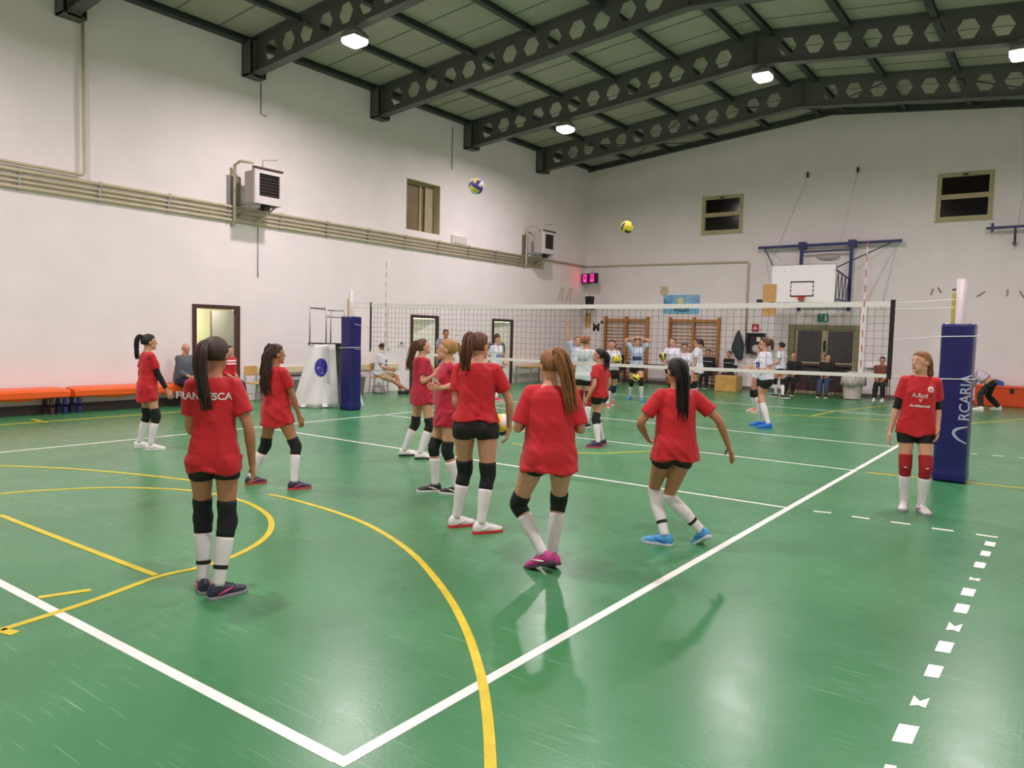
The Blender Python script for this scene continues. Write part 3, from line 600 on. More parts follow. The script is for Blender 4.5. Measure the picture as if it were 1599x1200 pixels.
# hose cabinet, red sign, jacket
l=empty('fire_hose_cabinet',(-6.5,YF,1.25),'black framed glass fire hose cabinet on the far wall','cabinet')
b=MB(); 
b.frame(1,YF-.2,YF,-6.75,-6.15,1.24,1.95,.06)
b.build('frame',BLACKM,l); MB().box((-6.7,YF-.1,1.28),(-6.2,YF-.02,1.9)).build('back_panel',mat('cab_in','2a2024',.5,.1,5),l); b=MB(); b.tube([(-6.42,YF-.18,1.42),(-6.42,YF-.11,1.42)],.13,20); b.build('hose_reel',mat('hose_white','c9bfc6',.5,.1,8),l); MB().box((-6.4,YF-.19,1.66),(-6.27,YF-.17,1.82)).build('notice',WHITEP,l)
l=empty('fire_sign',(-6.52,YF,2.0),'small red square sign above the fire hose cabinet','sign'); MB().box((-6.64,YF-.02,2.0),(-6.4,YF,2.26)).build('plate',mat('sign_red','b8283a',.5,.05,9),l); b=MB(); b.box((-6.6,YF-.024,2.08),(-6.44,YF-.02,2.13)); b.box((-6.55,YF-.024,2.13),(-6.5,YF-.02,2.2)); b.build('pictogram',mat('sign_pink','e9c5c8',.5),l)
l=empty('hanging_jacket',(-7.06,YF,1.1),'dark grey jacket hanging from a hook on the far wall','jacket'); b=MB(); R_=[]
for z,w,dd,cx in ((2.0,.03,.03,0),(1.93,.07,.06,0),(1.75,.13,.09,0),(1.5,.2,.11,0),(1.3,.21,.11,.01),(1.22,.14,.1,.05),(1.1,.12,.08,.07),(1.04,.07,.06,.09)):
    R_.append([(-7.07+cx+math.cos(t*math.pi/7)*w*(1+.15*math.sin(t*2.3+z*9)),YF-.12-math.sin(t*math.pi/7)*dd*.9,z+.02*math.sin(t*1.7)) for t in range(14)])
b.loft(R_); b.build('cloth',mat('jacket_grey','3c4444',.85,.15,6,.2),l,smooth=True); MB().bar((-7.07,YF-.12,2.0),(-7.07,YF,2.03),.02).build('hook',BLACKM,l)
# coloured tape scraps on the far wall
for (x,z,dx,dz,c) in ((-1.22,3.3,.05,.2,'a98a72'),(-1.02,3.35,-.09,.16,'a98070'),(-.62,3.36,.14,.0,'5f5552'),(.05,3.22,.2,.14,'b08066'),(.7,3.25,0,.2,'a39894'),(1.05,3.2,-.12,.2,'ad8a76'),(1.5,3.25,.15,.1,'a98070')):
    b=MB(); b.bar((x-dx/2,YF-.004,z-dz/2),(x+dx/2,YF-.004,z+dz/2),.006,.06,up=(0,1,0)) if False else b.bar((x-dx/2,YF-.006,z-dz/2),(x+dx/2,YF-.006,z+dz/2),.05,.006,up=(0,1,0))
    o=b.build('wall_tape',mat('tape_'+c,c,.7,.05,8)); tag(o,'short strip of brownish tape stuck on the far wall to the right of the net','tape','tape strips on the far wall right of the net')
# orange benches left --------------------------------------------------------
def bench(y0,y1,label,legs):
    s=empty('bench',(-13.05,(y0+y1)/2,0),label,'bench','orange padded benches along the left wall')
    b=MB(); n=26; R_=[]
    for i in range(n+1):
        y=y0+(y1-y0)*i/n; sag=.02*math.sin(i/n*math.pi)+.008*math.sin(i*1.3); e=0 if 0<i<n else .02
        R_.append([(x,y,z) for x,z in ((-13.28,.31+e-sag*.3),(-12.92,.29+e+.02*math.sin(i*.6)),(-12.88,.33),(-12.88,.44-e),(-12.92,.48-e-sag*.2),(-13.28,.5-e))])
    b.loft(R_); b.build('seat_pad',ORANGE,s,smooth=False,bevel=.008)
    for y,m in legs:
        l_=MB(); l_.box((-12.98,y-.03,0),(-12.92,y+.03,.32)); l_.box((-13.28,y-.03,0),(-13.22,y+.03,.32)); l_.box((-13.28,y-.025,.14),(-12.92,y+.025,.18)); l_.build('leg',m,s)
bench(-1.2,1.75,'orange padded bench outside the photo to the left',((-.9,BROWNF),(1.5,BROWNF)))
bench(1.8,4.62,'orange padded bench at the left edge of the photo',((2.2,BROWNF),(4.32,BROWNF),(4.55,BLUEM)))
bench(4.7,7.3,'orange padded bench behind the standing player in profile, where the elderly man sits',((4.8,BLUEM),(7.1,BROWNF)))
# crash mats right ------------------------------------------------------------
for a,b_,l in ((.1,2.3,'orange gym mat standing against the far wall behind the bending person'),(2.35,4.55,'orange gym mat standing against the far wall, outside the right edge')):
    s=empty('gym_mat',((a+b_)/2,YF-.3,0),l,'mat','orange gym mats at the far wall'); MB().box((a,YF-.5,.0),(b_,YF-.06,.6)).build('cover',ORANGED,s,bevel=.03); MB().box((a+.02,YF-.51,.53),(b_-.02,YF-.5,.545)).build('seam',mat('seam_dark','8e2f10',.6),s)
    MB().cb(((a+b_)/2-.2,YF-.52,.46),(.1,.02,.12)).build('handle',BLACKM,s)
# net and posts --------------------------------------------------------------
NX0,NX1,NZ0,NZ1=-9.45,.35,1.30,2.28; NY=9.0
s=empty('volleyball_net',(-4.55,NY,NZ0),'volleyball net with white tapes stretched across the court','net')
b=MB(); n=int((NX1-NX0)/.1)
def sag(x): t=(x-NX0)/(NX1-NX0); return -.035*math.sin(math.pi*t)
for i in range(n+1):
    x=NX0+(NX1-NX0)*i/n; b.bar((x,NY,NZ0+sag(x)*1.2),(x+.012*math.sin(i*1.9),NY,NZ1+sag(x)),.0036)
for j in range(1,10):
    z=NZ0+(NZ1-NZ0)*j/10
    for i in range(0,n,4):
        xa=NX0+(NX1-NX0)*i/n; xb=NX0+(NX1-NX0)*min(n,i+4)/n
        b.bar((xa,NY,z+sag(xa)+.008*math.sin(i*.8+j)),(xb,NY,z+sag(xb)+.008*math.sin((i+4)*.8+j)),.0036)
b.build('mesh',mat('net_cord','33313a',.7),s)
for nm,z,h in (('top_tape',NZ1-.035,.07),('bottom_tape',NZ0,.05)):
    b=MB()
    for i in range(20):
        xa=NX0+(NX1-NX0)*i/20; xb=NX0+(NX1-NX0)*(i+1)/20; k=1 if nm[0]=='t' else 1.2
        b.bar((xa,NY,z+sag(xa)*k),(xb,NY,z+sag(xb)*k),.012,h)
    b.build(nm,TAPE,s)
for x,w in ((NX0,.03),(NX1,.055)): 
    o=MB().box((x-w/2,NY-.012,NZ0-.03),(x+w/2,NY+.012,NZ1+.02)).build('side_band',mat('net_side_black','1a181c',.6),s)
for x in (-9.0,0.0):
    a=empty('antenna',(x,NY,NZ0),'',''); 
    a.parent=s; a.location=(x-s.location.x,0,0); bpy.context.view_layer.update()
    for i in range(18):
        z=NZ0+i*.1; m=mat('antenna_red','c8453c',.5) if i%2 else WHITEP
        if i==0:
            b0=MB(); b0.box((x-.03,NY-.014,NZ0),(x+.03,NY+.014,NZ1)); b0.build('side_tape',TAPE,a)
    for par,m in ((0,WHITEP),(1,mat('antenna_red','c8453c',.5))):
        b=MB()
        for i in range(par,18,2): b.tube([(x+.004,NY-.02,NZ0+i*.1),(x+.004,NY-.02,NZ0+i*.1+.1)],.006,6)
        b.build('rod_bands',m,a)
LP=V((-10.15,9.1,0)); RP=V((1.11,9.1,0))
b=MB()
for z,zz in ((NZ1-.02,2.3),(NZ1-.1,2.2),(1.78,1.84),(NZ0,1.32)):
    b.tube([(NX1,NY,z),(NX1+.3,NY+.01,(z+zz)/2-.01),(RP.x-(.06 if zz>2 else .19),RP.y-.1,zz)],.006,5); b.tube([(NX0,NY,z),(LP.x+(.06 if zz>2 else .16),LP.y-.05,zz)],.006,5)
for P_,z,w in ((RP,1.83,.21),(RP,1.3,.21),(LP,1.33,.17)):
    b.tube([(P_.x-w,P_.y+.05,z),(P_.x-w,P_.y-w-.012,z),(P_.x+w,P_.y-w-.012,z+.015),(P_.x+w+.01,P_.y+.1,z+.02)],.006,5)
b.build('tension_rope',mat('rope_pale','d9d6d3',.6),s)
def post(P_,label,w,text):
    s=empty('net_post',P_,label,'net post','padded volleyball net posts')
    MB().tube([P_,P_+V((0,0,2.56))],.06,20).build('pole',ALU,s,smooth=True)
    b=MB(); b.box((P_.x-.1,P_.y-.03,1.99),(P_.x-.065,P_.y+.03,2.38)); b.build('tensioner',mat('tensioner_yellow','cdc04a',.5,.1,9),s)
    b=MB(); R_=[]; q=w/2
    for i,(z,k) in enumerate(((0.01,.97),(.03,1.03),(.1,1.04),(.18,1.0),(.6,1.0),(1.1,.985),(1.5,.97),(1.88,.985),(1.96,.99),(1.995,.96))):
        c=.045; ring=[]
        for sx,sy in ((1,1),(-1,1),(-1,-1),(1,-1)):
            for a0 in (0,.5,1):
                ang={(1,1):0,(-1,1):90,(-1,-1):180,(1,-1):270}[(sx,sy)]+a0*90
                ring.append((P_.x+k*(sx*(q-c)+c*math.cos(math.radians(ang))),P_.y+k*(sy*(q-c)+c*math.sin(math.radians(ang))),z+.008*math.sin(ang*.05+i)))
        R_.append(ring)
    b.loft(R_); b.build('padding',BLUEPAD,s,smooth=False,bevel=.006)
    if text:
        y=P_.y; x=P_.x+.1
        LW=mat('pad_lettering','b9bcd8',.4)
        # rotated a quarter turn: reads upward on the face turned to the near court
        flat_text('lettering','RCARIA',.165,(P_.x+w/2-.05,P_.y-w/2-.012,1.08),(0,0,1),(-1,0,0),LW,s,bold=.002)
        b=MB(); t=[]; 
        for i in range(13): a=math.radians(30+i*25); 
        arc=[(P_.x+w/2-.01,P_.y-w/2-.012,0.510),(P_.x+w/2-.10,P_.y-w/2-.012,0.555),(P_.x+w/2-.155,P_.y-w/2-.012,0.620),(P_.x+w/2-.14,P_.y-w/2-.012,0.670),(P_.x+w/2-.08,P_.y-w/2-.012,0.700),(P_.x+w/2-.01,P_.y-w/2-.012,0.720)]
        b.tube(smoothpts3(arc),[(.003,r) for r in [.006+.012*math.sin(math.pi*i/25) for i in range(26)]],6,up=(0,1,0)); b.build('logo_arc',LW,s)
    return s
def smoothpts3(P,n=5):
    out=[]; Q=[P[0]]+list(P)+[P[-1]]
    for i in range(1,len(Q)-2):
        p0,p1,p2,p3=[V(q) for q in Q[i-1:i+3]]
        for k in range(n): t=k/n; out.append(.5*((2*p1)+(p2-p0)*t+(2*p0-5*p1+4*p2-p3)*t*t+(3*p1-p0-3*p2+p3)*t**3))
    out.append(V(P[-1])); return out
post(LP,'metal net post in plain dark blue padding beside the white umpire stand',.33,False)
post(RP,'metal net post in dark blue padding with pale vertical lettering, right of the court',.37,True)
# umpire stand ------------------------------------------------------------------
U=V((-11.05,9.15,0)); s=empty('umpire_stand',U,'umpire stand with a white cloth cover bearing a round blue emblem','umpire stand')
xf,zf=Vector((1,0,0)),None
def UP(x,y,z): return U+V((x,y,z))
# image-plane directions near the stand
T=(U-CP); T.z=0; T.normalize(); Rr=V((T.y,-T.x,0))
def up(r,a,z): return U+Rr*r+T*a+V((0,0,z))
for r,a in ((-.33,.0),(.02,-.0),(.42,.25),(.12,.3)):
    b=MB(); b.tube([up(r,a,1.3),up(r,a,2.18)],.014,8); b.build('rail_post',GREYM,s,smooth=True)
for p,q in (((-.33,0,2.18),(.02,0,2.18)),((.12,.3,2.14),(.42,.25,2.14)),((-.33,0,2.18),(.12,.3,2.14)),((.02,0,2.0),(.42,.25,1.98))):
    b=MB(); b.tube([up(*p),up(*q)],.014,8); b.build('hand_rail',GREYM,s,smooth=True)
b=MB(); R_=[]
for z in (1.36,1.41): R_.append([up(-.36,-.06,z),up(.5,-.06,z),up(.5,.5,z),up(-.36,.5,z)])
b.loft(R_); b.build('platform',BLACKM,s)
for r0,r1,a in ((-.28,-.55,-.1),(.42,.85,.0),(.42,.85,.6),(-.28,-.55,.6)):
    b=MB(); b.bar(up(r0,max(a,0),1.38),up(r1,a,.02),.05); b.build('leg',WHITEP,s)
b=MB()
for k in range(5): z=.25+k*.24; t=z/1.38; b.bar(up(.85-.43*t,.0,z),up(.85-.43*t,.55,z),.04)
b.build('step',BLACKM,s)
MB().add([up(-.2,.3,.02),up(.75,.3,.02),up(.42,.3,1.36),up(-.2,.3,1.36),up(-.2,.34,.02),up(.75,.34,.02),up(.42,.34,1.36),up(-.2,.34,1.36)],[(0,1,2,3),(7,6,5,4),(0,4,5,1),(1,5,6,2),(2,6,7,3),(3,7,4,0)]).build('inner_panel',mat('grey_inner','77777b',.6,.1,4),s)
cov=MB(); n=20; R_=[]
for i in range(15):
    t=i/14; z=1.38*(1-t)+.015; wl=-.32-.38*t**1.1; wr=.12+.1*t; ring=[]; rb=[]
    for j in range(n+1):
        u=j/n; r=wl+(wr-wl)*u; a=-.1-.22*t-.1*math.sin(u*math.pi)*(.3+t)+.035*t*math.sin(u*17+t*2)+.02*math.sin(u*7+t*6)
        ring.append(up(r,a,z+(.02*math.sin(u*9) if i==14 else 0)-(0 if i else .02*abs(math.sin(u*3)))))
    back=[q+T*.02 for q in reversed(ring)]
    R_.append(ring+back)
cov.loft(R_); co_=cov.build('cover',mat('white_cover','d9d6d3',.6,.05,3,.1),s,smooth=True)
bv=BVHTree.FromPolygons([world_loc(co_)+v.co for v in co_.data.vertices],[p.vertices[:] for p in co_.data.polygons])
def drape(name,me,origin,xd,yd,nd,bv,off,m,parent,dist=.6):
    """lay a flat mesh (local xy) onto a surface along -nd"""
    origin=V(origin); xd=V(xd).normalized(); yd=V(yd).normalized(); nd=V(nd).normalized()
    for v in me.vertices:
        p=origin+xd*v.co.x+yd*v.co.y+nd*dist; h=bv.ray_cast(p,-nd,dist*3)
        v.co=(h[0]+nd*(off+v.co.z)) if h[0] else (origin+xd*v.co.x+yd*v.co.y)
    me.transform(Matrix.Translation(-world_loc(parent))); me.materials.clear(); me.materials.append(m)
    o=bpy.data.objects.new(name,me); link(o,parent); return o
def disc(r,n=28,rings=5,sx=1):
    mb=MB(); vs=[(0,0,0)]; fs=[]
    for i in range(1,rings+1):
        for j in range(n): a=2*math.pi*j/n; vs.append((math.cos(a)*r*i/rings*sx,math.sin(a)*r*i/rings,0))
    for j in range(n):
        k=(j+1)%n; fs.append((0,1+j,1+k))
        for i in range(rings-1): a=1+i*n; fs.append((a+j,a+n+j,a+n+k,a+k))
    mb.add(vs,fs); return mb.mesh('disc',WHITEP)
drape('round_emblem',disc(.2,sx=.68),up(-.08,0,.88),Rr,(0,0,1),-T,bv,.006,mat('emblem_blue','2a2a8e',.5),s)
d=MB(); 
for x,y,w,h in ((-.05,.02,.06,.015),(-.03,0,.09,.012),(-.02,-.02,.1,.015),(.03,-.1,.08,.012)): d.add([(x-w/2,y-h/2,0),(x+w/2,y-h/2,0),(x+w/2,y+h/2,0),(x-w/2,y+h/2,0)],[(0,1,2,3)])
drape('emblem_print',d.mesh('p',WHITEP),up(-.08,0,.86),Rr,(0,0,1),-T,bv,.01,mat('emblem_pale','9fa0cf',.5),s)
# flap that hangs beside it
b=MB(); R_=[]
for i in range(12):
    t=i/11; z=1.37*(1-t)+.02; R_.append([up(.05+.03*t+.02*math.sin(t*8),-.14-.22*t,z),up(.2+.08*t+.015*math.sin(t*11),-.2-.2*t+.03*math.sin(t*7),z),up(.22+.08*t,-.17-.2*t,z),up(.06+.03*t,-.11-.22*t,z)])
b.loft(R_); b.build('cover_flap',mat('white_cover','d9d6d3'),s,smooth=True)
# tables, chairs ----------------------------------------------------------------
def table(P_,xd,w,d,h,label,mtop,mleg,grp=None):
    P_=V(P_); xd=V(xd).normalized(); yd=V((-xd.y,xd.x,0)); s=empty('table',P_,label,'table',grp)
    obox(MB(),P_,xd,yd,-w/2,w/2,-d/2,d/2,h-.035,h).build('table_top',mtop,s)
    for sx in (-1,1):
        for sy in (-1,1): q=P_+xd*sx*(w/2-.05)+yd*sy*(d/2-.05); MB().bar(q,q+V((0,0,h-.03)),.035).build('leg',mleg,s)
    f=MB()
    for sx in (-1,1): f.bar(P_+xd*sx*(w/2-.05)-yd*(d/2-.05)+V((0,0,h-.08)),P_+xd*sx*(w/2-.05)+yd*(d/2-.05)+V((0,0,h-.08)),.03)
    f.bar(P_-xd*(w/2-.05)+V((0,0,h-.08))+yd*(d/2-.05),P_+xd*(w/2-.05)+yd*(d/2-.05)+V((0,0,h-.08)),.03); f.build('frame',mleg,s)
def chair(P_,fd,label,mseat,mleg,grp=None):
    P_=V(P_); yd=V(fd).normalized(); xd=V((yd.y,-yd.x,0)); s=empty('chair',P_,label,'chair',grp)
    obox(MB(),P_,xd,yd,-.2,.2,-.2,.2,.43,.455).build('seat',mseat,s,bevel=.008)
    obox(MB(),P_-yd*.21,xd,yd,-.2,.2,-.012,.012,.62,.83).build('backrest',mseat,s,bevel=.006)
    for sx in (-1,1):
        MB().tube([P_+xd*sx*.19+yd*.18,P_+xd*sx*.17+yd*.16+V((0,0,.43))],.013,8).build('leg',mleg,s)
        MB().tube([P_+xd*sx*.19-yd*.24,P_+xd*sx*.18-yd*.2+V((0,0,.43)),P_+xd*sx*.18-yd*.225+V((0,0,.8))],.013,8).build('leg',mleg,s)
        MB().tube([P_+xd*sx*.18+yd*.17+V((0,0,.2)),P_+xd*sx*.18-yd*.22+V((0,0,.2))],.009,6).build('stretcher',mleg,s)
WX=V((0,1,0))
table((-12.9,9.8,0),WX,1.5,.7,.62,'long low dark table against the left wall behind the player with wavy hair',mat('table_dark','3d3036',.4,.1,5),BLACKM)
chair((-12.75,8.62,0),(1,.2,0),'plain wooden chair at the end of the dark table by the first doorway',WOODL,GREYM)
chair((-12.85,12.55,0),(.9,.45,0),'school chair under the seated man in a cap and shorts',WOODL,GREYM)
b_=empty('rubbish_bin',(-12.95,12.1,0),'grey bin filled with crumpled bags beside the seated man in a cap','bin')
b=MB(); b.loft([[(-12.95+math.cos(t*math.pi/8)*r,11.85+math.sin(t*math.pi/8)*r,z) for t in range(16)] for z,r in ((0,.15),(.45,.2),(.46,.21),(.48,.21))]); b.build('bucket',mat('bin_grey','6d6a66',.6,.1,8),b_,smooth=False)
b=MB(); random.seed(3)
for i in range(6): b.ell((-12.95+random.uniform(-.1,.1),11.85+random.uniform(-.12,.12),.5+random.uniform(0,.05)),(.08,.07,.05),n=8,m_=6)
b.build('bag_filling',mat('foil_bag','b3adae',.3,.5,20,.4),b_,smooth=True)
bx=empty('sport_bag',(-12.95,12.6,0),'pale pink bag on the floor under the chair of the man in a cap','bag'); b=MB(); b.loft([[(-12.98+x*w_,12.66+y*w_*1.3,z) for x,y in ((-1,-1),(0,-1.1),(1,-1),(1.1,0),(1,1),(0,1.1),(-1,1),(-1.1,0))] for z,w_ in ((0,.1),(.04,.12),(.14,.11),(.2,.06))]); b.build('bag_body',mat('pale_bag','c9b9c2',.7,.1,8),bx,smooth=True); MB().tube([(-12.98,12.6,.19),(-12.98,12.62,.27),(-12.98,12.7,.27),(-12.98,12.72,.19)],.012,6).build('strap',GREYM,bx)
# officials' table at the far end, plywood box, ball basket, chairs
table((-9.9,23.2,0),(1,0,0),2.0,.7,.74,'long black folding table in front of the far wall bars',BLACKM,BLACKM)
table((-12.85,20.0,0),WX,1.5,.7,.62,'wooden table by the left wall holding boxes',WOODL,GREYM)
pb=empty('plywood_box',(-7.55,23.0,0),'light plywood box on the floor in front of the seated spectators','box'); bx0,bx1=onp(1116,600,1,22.2).x,onp(1149,600,1,22.2).x; pb.location=(bx0,22.2,0); MB().box((bx0,22.2,.0),(bx1,22.8,.52)).build('carcass',WOODL,pb,bevel=.006); MB().box((bx0+.02,22.19,.02),(bx1-.02,22.2,.5)).build('front_panel',mat('ply_front','c89a52',.55,.2,4),pb)
b=empty('cardboard_box',(-12.8,20.5,.62),'small cardboard box on the wooden table by the left wall','box'); q=MB(); q.box((-12.95,20.35,.62),(-12.6,20.85,.84)); q.build('carton',CARD,b); MB().box((-12.93,20.58,.84),(-12.62,20.62,.843)).build('parcel_tape',BEIGE,b)
REDST=mat('chair_red_steel','8f2430',.45,.1,6)
SPX=[onp(q,600,1,Y).x for q,Y in ((1106,23.55),(1138,23.55),(1239,23.0),(1291,23.0),(1377,23.0))]
seats=[(SPX[0],23.55),(SPX[1],23.55),(SPX[2],23.0),((SPX[2]+SPX[3])/2,23.3),(SPX[3],23.0),(SPX[3]+.62,23.3),(SPX[4],23.0)]
names=['chair under the spectator in black left of the plywood box','chair under the spectator in a black striped jacket right of the wall bars','chair under the bald spectator left of the double door','empty red-framed chair left of the spectator in jeans','chair under the spectator in jeans before the double door','empty red-framed chair right of the spectator in jeans','chair under the spectator in brown beside the net end']
for (x,y),n_ in zip(seats,names): chair((x,y,0),(0,-1,0),'red-framed '+n_ if 'red-framed' not in n_ else n_,mat('chair_grey','4a4346',.5,.1,6),REDST,'red-framed chairs along the far wall')
bk=empty('ball_basket',(-2.98,22.6,0),'white basket with a pale cloth thrown over it beside the double door','basket')
b=MB(); b.loft([[(-2.98+math.cos(t*math.pi/9)*r,22.6+math.sin(t*math.pi/9)*r,z) for t in range(18)] for z,r in ((.02,.24),(.4,.28),(.58,.3),(.6,.3))]); b.build('tub',mat('tub_white','c9bdb6',.6,.1,5),bk)
b=MB(); b.loft([[(-2.98+math.cos(t*math.pi/9)*r*(1+.1*math.sin(t*1.9)),22.6+math.sin(t*math.pi/9)*r,z+.03*math.sin(t*1.3)) for t in range(18)] for z,r in ((.42,.35),(.6,.34),(.72,.3),(.8,.18),(.83,.04))]); b.build('cloth',mat('towel_stripe','b9b1ad',.8,.35,5,.3,stretch=(6,6,.5)),bk,smooth=True)
lampw=empty('wall_box',(-2.75,23.9,.9),'small bright white box on the wall above the basket','box'); MB().box((-2.95,YF-.12,.93),(-2.6,YF,1.02)).build('case',mat('bright_white','f6f3f0',.3),lampw)
# flying and lying balls ----------------------------------------------------------
def ball(c,r,label,rot,cols,grp='volleyballs'):
    c=V(c); s=MB(); n=12; R=Matrix.Rotation(rot[0],3,'X')@Matrix.Rotation(rot[1],3,'Y')@Matrix.Rotation(rot[2],3,'Z')
    for f in range(6):
        ax,sg=f//2,1 if f%2 else -1
        idx={}
        vs=[];fs=[];mi=[]
        for i in range(n+1):
            for j in range(n+1):
                a,b=math.tan((i/n*2-1)*math.pi/4),math.tan((j/n*2-1)*math.pi/4)
                q=[0,0,0]; q[ax]=sg; q[(ax+1)%3]=a; q[(ax+2)%3]=b; q=V(q).normalized()
                g=.972 if (i%4==0) or j in (0,n) else 1.0
                vs.append(c+R@q*(r*g))
        for i in range(n):
            for j in range(n):
                fs.append((i*(n+1)+j,(i+1)*(n+1)+j,(i+1)*(n+1)+j+1,i*(n+1)+j+1)); mi.append((i//4+f//2)%len(cols))
        b0=len(s.v); s.add(vs,fs); s.mi[-len(fs):]=mi
    me=s.mesh('volleyball',cols,True); me.transform(Matrix.Translation(-c)); o=bpy.data.objects.new('volleyball',me); o.location=c; link(o); return tag(o,label,'ball',grp)
BY=mat('ball_yellow','e6d23a',.45,.03,9,.1); BB=mat('ball_blue','232352',.45,.03,9,.1); BW=mat('ball_white','ece6e0',.45); BP=mat('ball_purple','4a3a9a',.45)
ball(depth(744,291,10.2),.105,'white and purple volleyball in the air before the left wall, right of the inner window',(.4,.8,.3),[BP,BW,BY])
ball(depth(979,355,12.6),.105,'yellow and dark blue volleyball in the air in front of the far corner',(.2,.5,1.1),[BY,BB,BY])
# ================================================================= PEOPLE
UPV=V((0,0,1))
def ik(h,a,l1,l2,pole):
    d=a-h; D=d.length; D2=min(D,(l1+l2)*.998); 
    if D>1e-6: d=d/D
    a2=h+d*D2; x=(l1*l1-l2*l2+D2*D2)/(2*D2); hgt=math.sqrt(max(0,l1*l1-x*x))
    p=V(pole)-d*V(pole).dot(d)
    if p.length<1e-4: p=V((0,0,1))-d*d.z
    return h+d*x+p.normalized()*hgt,a2
def path3(a,b,c,s):
    """point at arc length s on the bent path a-b-c, rounded at b"""
    l1=(b-a).length
    def P_(s): return a+(b-a)*(s/l1) if s<l1 else b+(c-b)*((s-l1)/(c-b).length)
    w=.035; return (P_(s-w)+P_(s)*2+P_(s+w))/4
def prof(tab,s):
    if s<=tab[0][0]: return tab[0][1]
    for (a,ra),(b,rb) in zip(tab,tab[1:]):
        if s<=b: t=(s-a)/(b-a); t=t*t*(3-2*t) if False else t; return ra+(rb-ra)*t
    return tab[-1][1]
def person(d,label,group=None):
    H=d.get('H',1.65); s=H/1.65; male=d.get('male',False); w=d.get('w',1.0)
    lf,rf=d['lf'],d['rf']
    def fp(q):
        return fl(q[0],q[1]) if len(q)==2 else V(q)
    seated='pel' in d
    if 'at' in d: P0=V(d['at'])
    else:
        pl,pr=fl(*lf[:2]),fl(*rf[:2]) if not d.get('base') else None
        P0=(pl+pr)/2
    A=P0-CP; A.z=0; A.normalize(); R=V((A.y,-A.x,0))
    ph=math.radians(d['face']); Fw=A*math.cos(ph)+R*math.sin(ph); Rt=V((Fw.y,-Fw.x,0))
    def pp(x,y,da=0): # pixel -> point on the person's own upright plane, pushed da metres away
        r=ray(x,y); t=((P0-CP).dot(A)+da)/r.dot(A); return CP+r*t
    ah=.078*s
    def foot(q):
        if q[0]=='p': return pp(q[1],q[2],q[3] if len(q)>3 else 0),True
        if q[0]=='l': return P0+Rt*q[1]+Fw*q[2]+UPV*(q[3] if len(q)>3 else ah),len(q)>3
        g=fl(q[0],q[1]); return V((g.x,g.y,ah)),False
    La,lraise=foot(lf); Ra,rraise=foot(rf)
    fL=d.get('lfd',d['face']); fR=d.get('rfd',d['face'])
    def dirv(a): a=math.radians(a); return A*math.cos(a)+R*math.sin(a)
    dL,dR=dirv(fL),dirv(fR)
    # ankle sits behind the middle of the shoe; shoes are placed by their middle
    if not lraise and lf[0]!='l': La=La-dL*.05*s
    if not rraise and rf[0]!='l': Ra=Ra-dR*.05*s
    l1,l2=.248*H,.245*H
    hw=.088*s*w
    po=d.get('po',(0,0)); 
    hipxy=P0+Rt*po[0]+Fw*po[1]
    if seated: hz=d['pel'][2]; hipxy=P0+Rt*d['pel'][0]+Fw*d['pel'][1]
    else:
        zs=[]
        for a_,sg in ((La,-1),(Ra,1)):
            h=hipxy+Rt*sg*hw; dx=math.hypot(a_.x-h.x,a_.y-h.y); zs.append(a_.z+math.sqrt(max(.01,((l1+l2)*.992)**2-dx*dx)))
        hz=min(zs)-d.get('sink',0)
        if d.get('hz'): hz=d['hz']
    Pc=V((hipxy.x,hipxy.y,hz))
    lean=d.get('lean',(0,0)); sp=.318*H
    td=(UPV*1+Rt*lean[0]+Fw*lean[1]).normalized(); Nb=Pc+td*sp
    tw=math.radians(d.get('tw',0)); cF=(Fw*math.cos(tw)+Rt*math.sin(tw)); cR=V((cF.y,-cF.x,0))
    cF=(cF-td*cF.dot(td)).normalized(); cR=cF.cross(td).normalized()
    bF=(Fw-td*Fw.dot(td)).normalized(); bR=bF.cross(td)
    hy=math.radians(d.get('head',d['face'])); hF=A*math.cos(hy)+R*math.sin(hy); hp=d.get('hpitch',0)
    hU=UPV; hF=(hF*math.cos(hp)+UPV*math.sin(hp)).normalized(); hRt=hF.cross(hU).normalized(); hU=hRt.cross(hF).normalized()
    hc=Nb+td*.085*s+UPV*.055*s+hF*.02*s
    sw=.136*s*(1.2 if male else 1)*w
    shL=Nb-cR*sw-td*.055*s; shR=Nb+cR*sw-td*.055*s
    ua,fa=.178*H,.152*H
    def hand(q,sh,sg):
        if q is None: q=('l',.065,.03,-(ua+fa)*.98)
        if q[0]=='l': return sh+cR*sg*q[1]+cF*q[2]+UPV*q[3]
        if q[0]=='h': return hc+hRt*q[1]+hF*q[2]+hU*q[3]
        return pp(q[1],q[2],q[3] if len(q)>3 else 0)
    def pole(q,dflt):
        if q is None: return dflt
        return R*q[0]+A*q[1]+UPV*q[2]
    WL=hand(d.get('lh'),shL,-1); WR=hand(d.get('rh'),shR,1)
    EL,WL=ik(shL,WL,ua,fa,pole(d.get('lp'),-cF-cR*.25-UPV*.1)); ER,WR=ik(shR,WR,ua,fa,pole(d.get('rp'),-cF+cR*.25-UPV*.1))
    hL=Pc-bR*hw; hR=Pc+bR*hw
    kpL=pole(d.get('lkp'),(dL+Fw*1.2)); kpR=pole(d.get('rkp'),(dR+Fw*1.2))
    KL,La=ik(hL,La,l1,l2,kpL); KR,Ra=ik(hR,Ra,l1,l2,kpR)
    lt=[(0,.086*w),(.1,.083*w),(.25,.066*w),(.36,.053*w),(.41,.051),(.46,.047),(.54,.053),(.6,.05),(.72,.036),(.8,.033)]
    if male: lt=[(a,b*1.04) for a,b in lt]
    def legr(t): return prof(lt,t/s)*s
    at=[(0,.048),(.06,.047),(.16,.041),(.26,.035),(.3,.035),(.36,.036),(.44,.029),(.52,.024)]
    if male: at=[(a,b*1.25) for a,b in at]
    def armr(t): return prof(at,t/s)*s
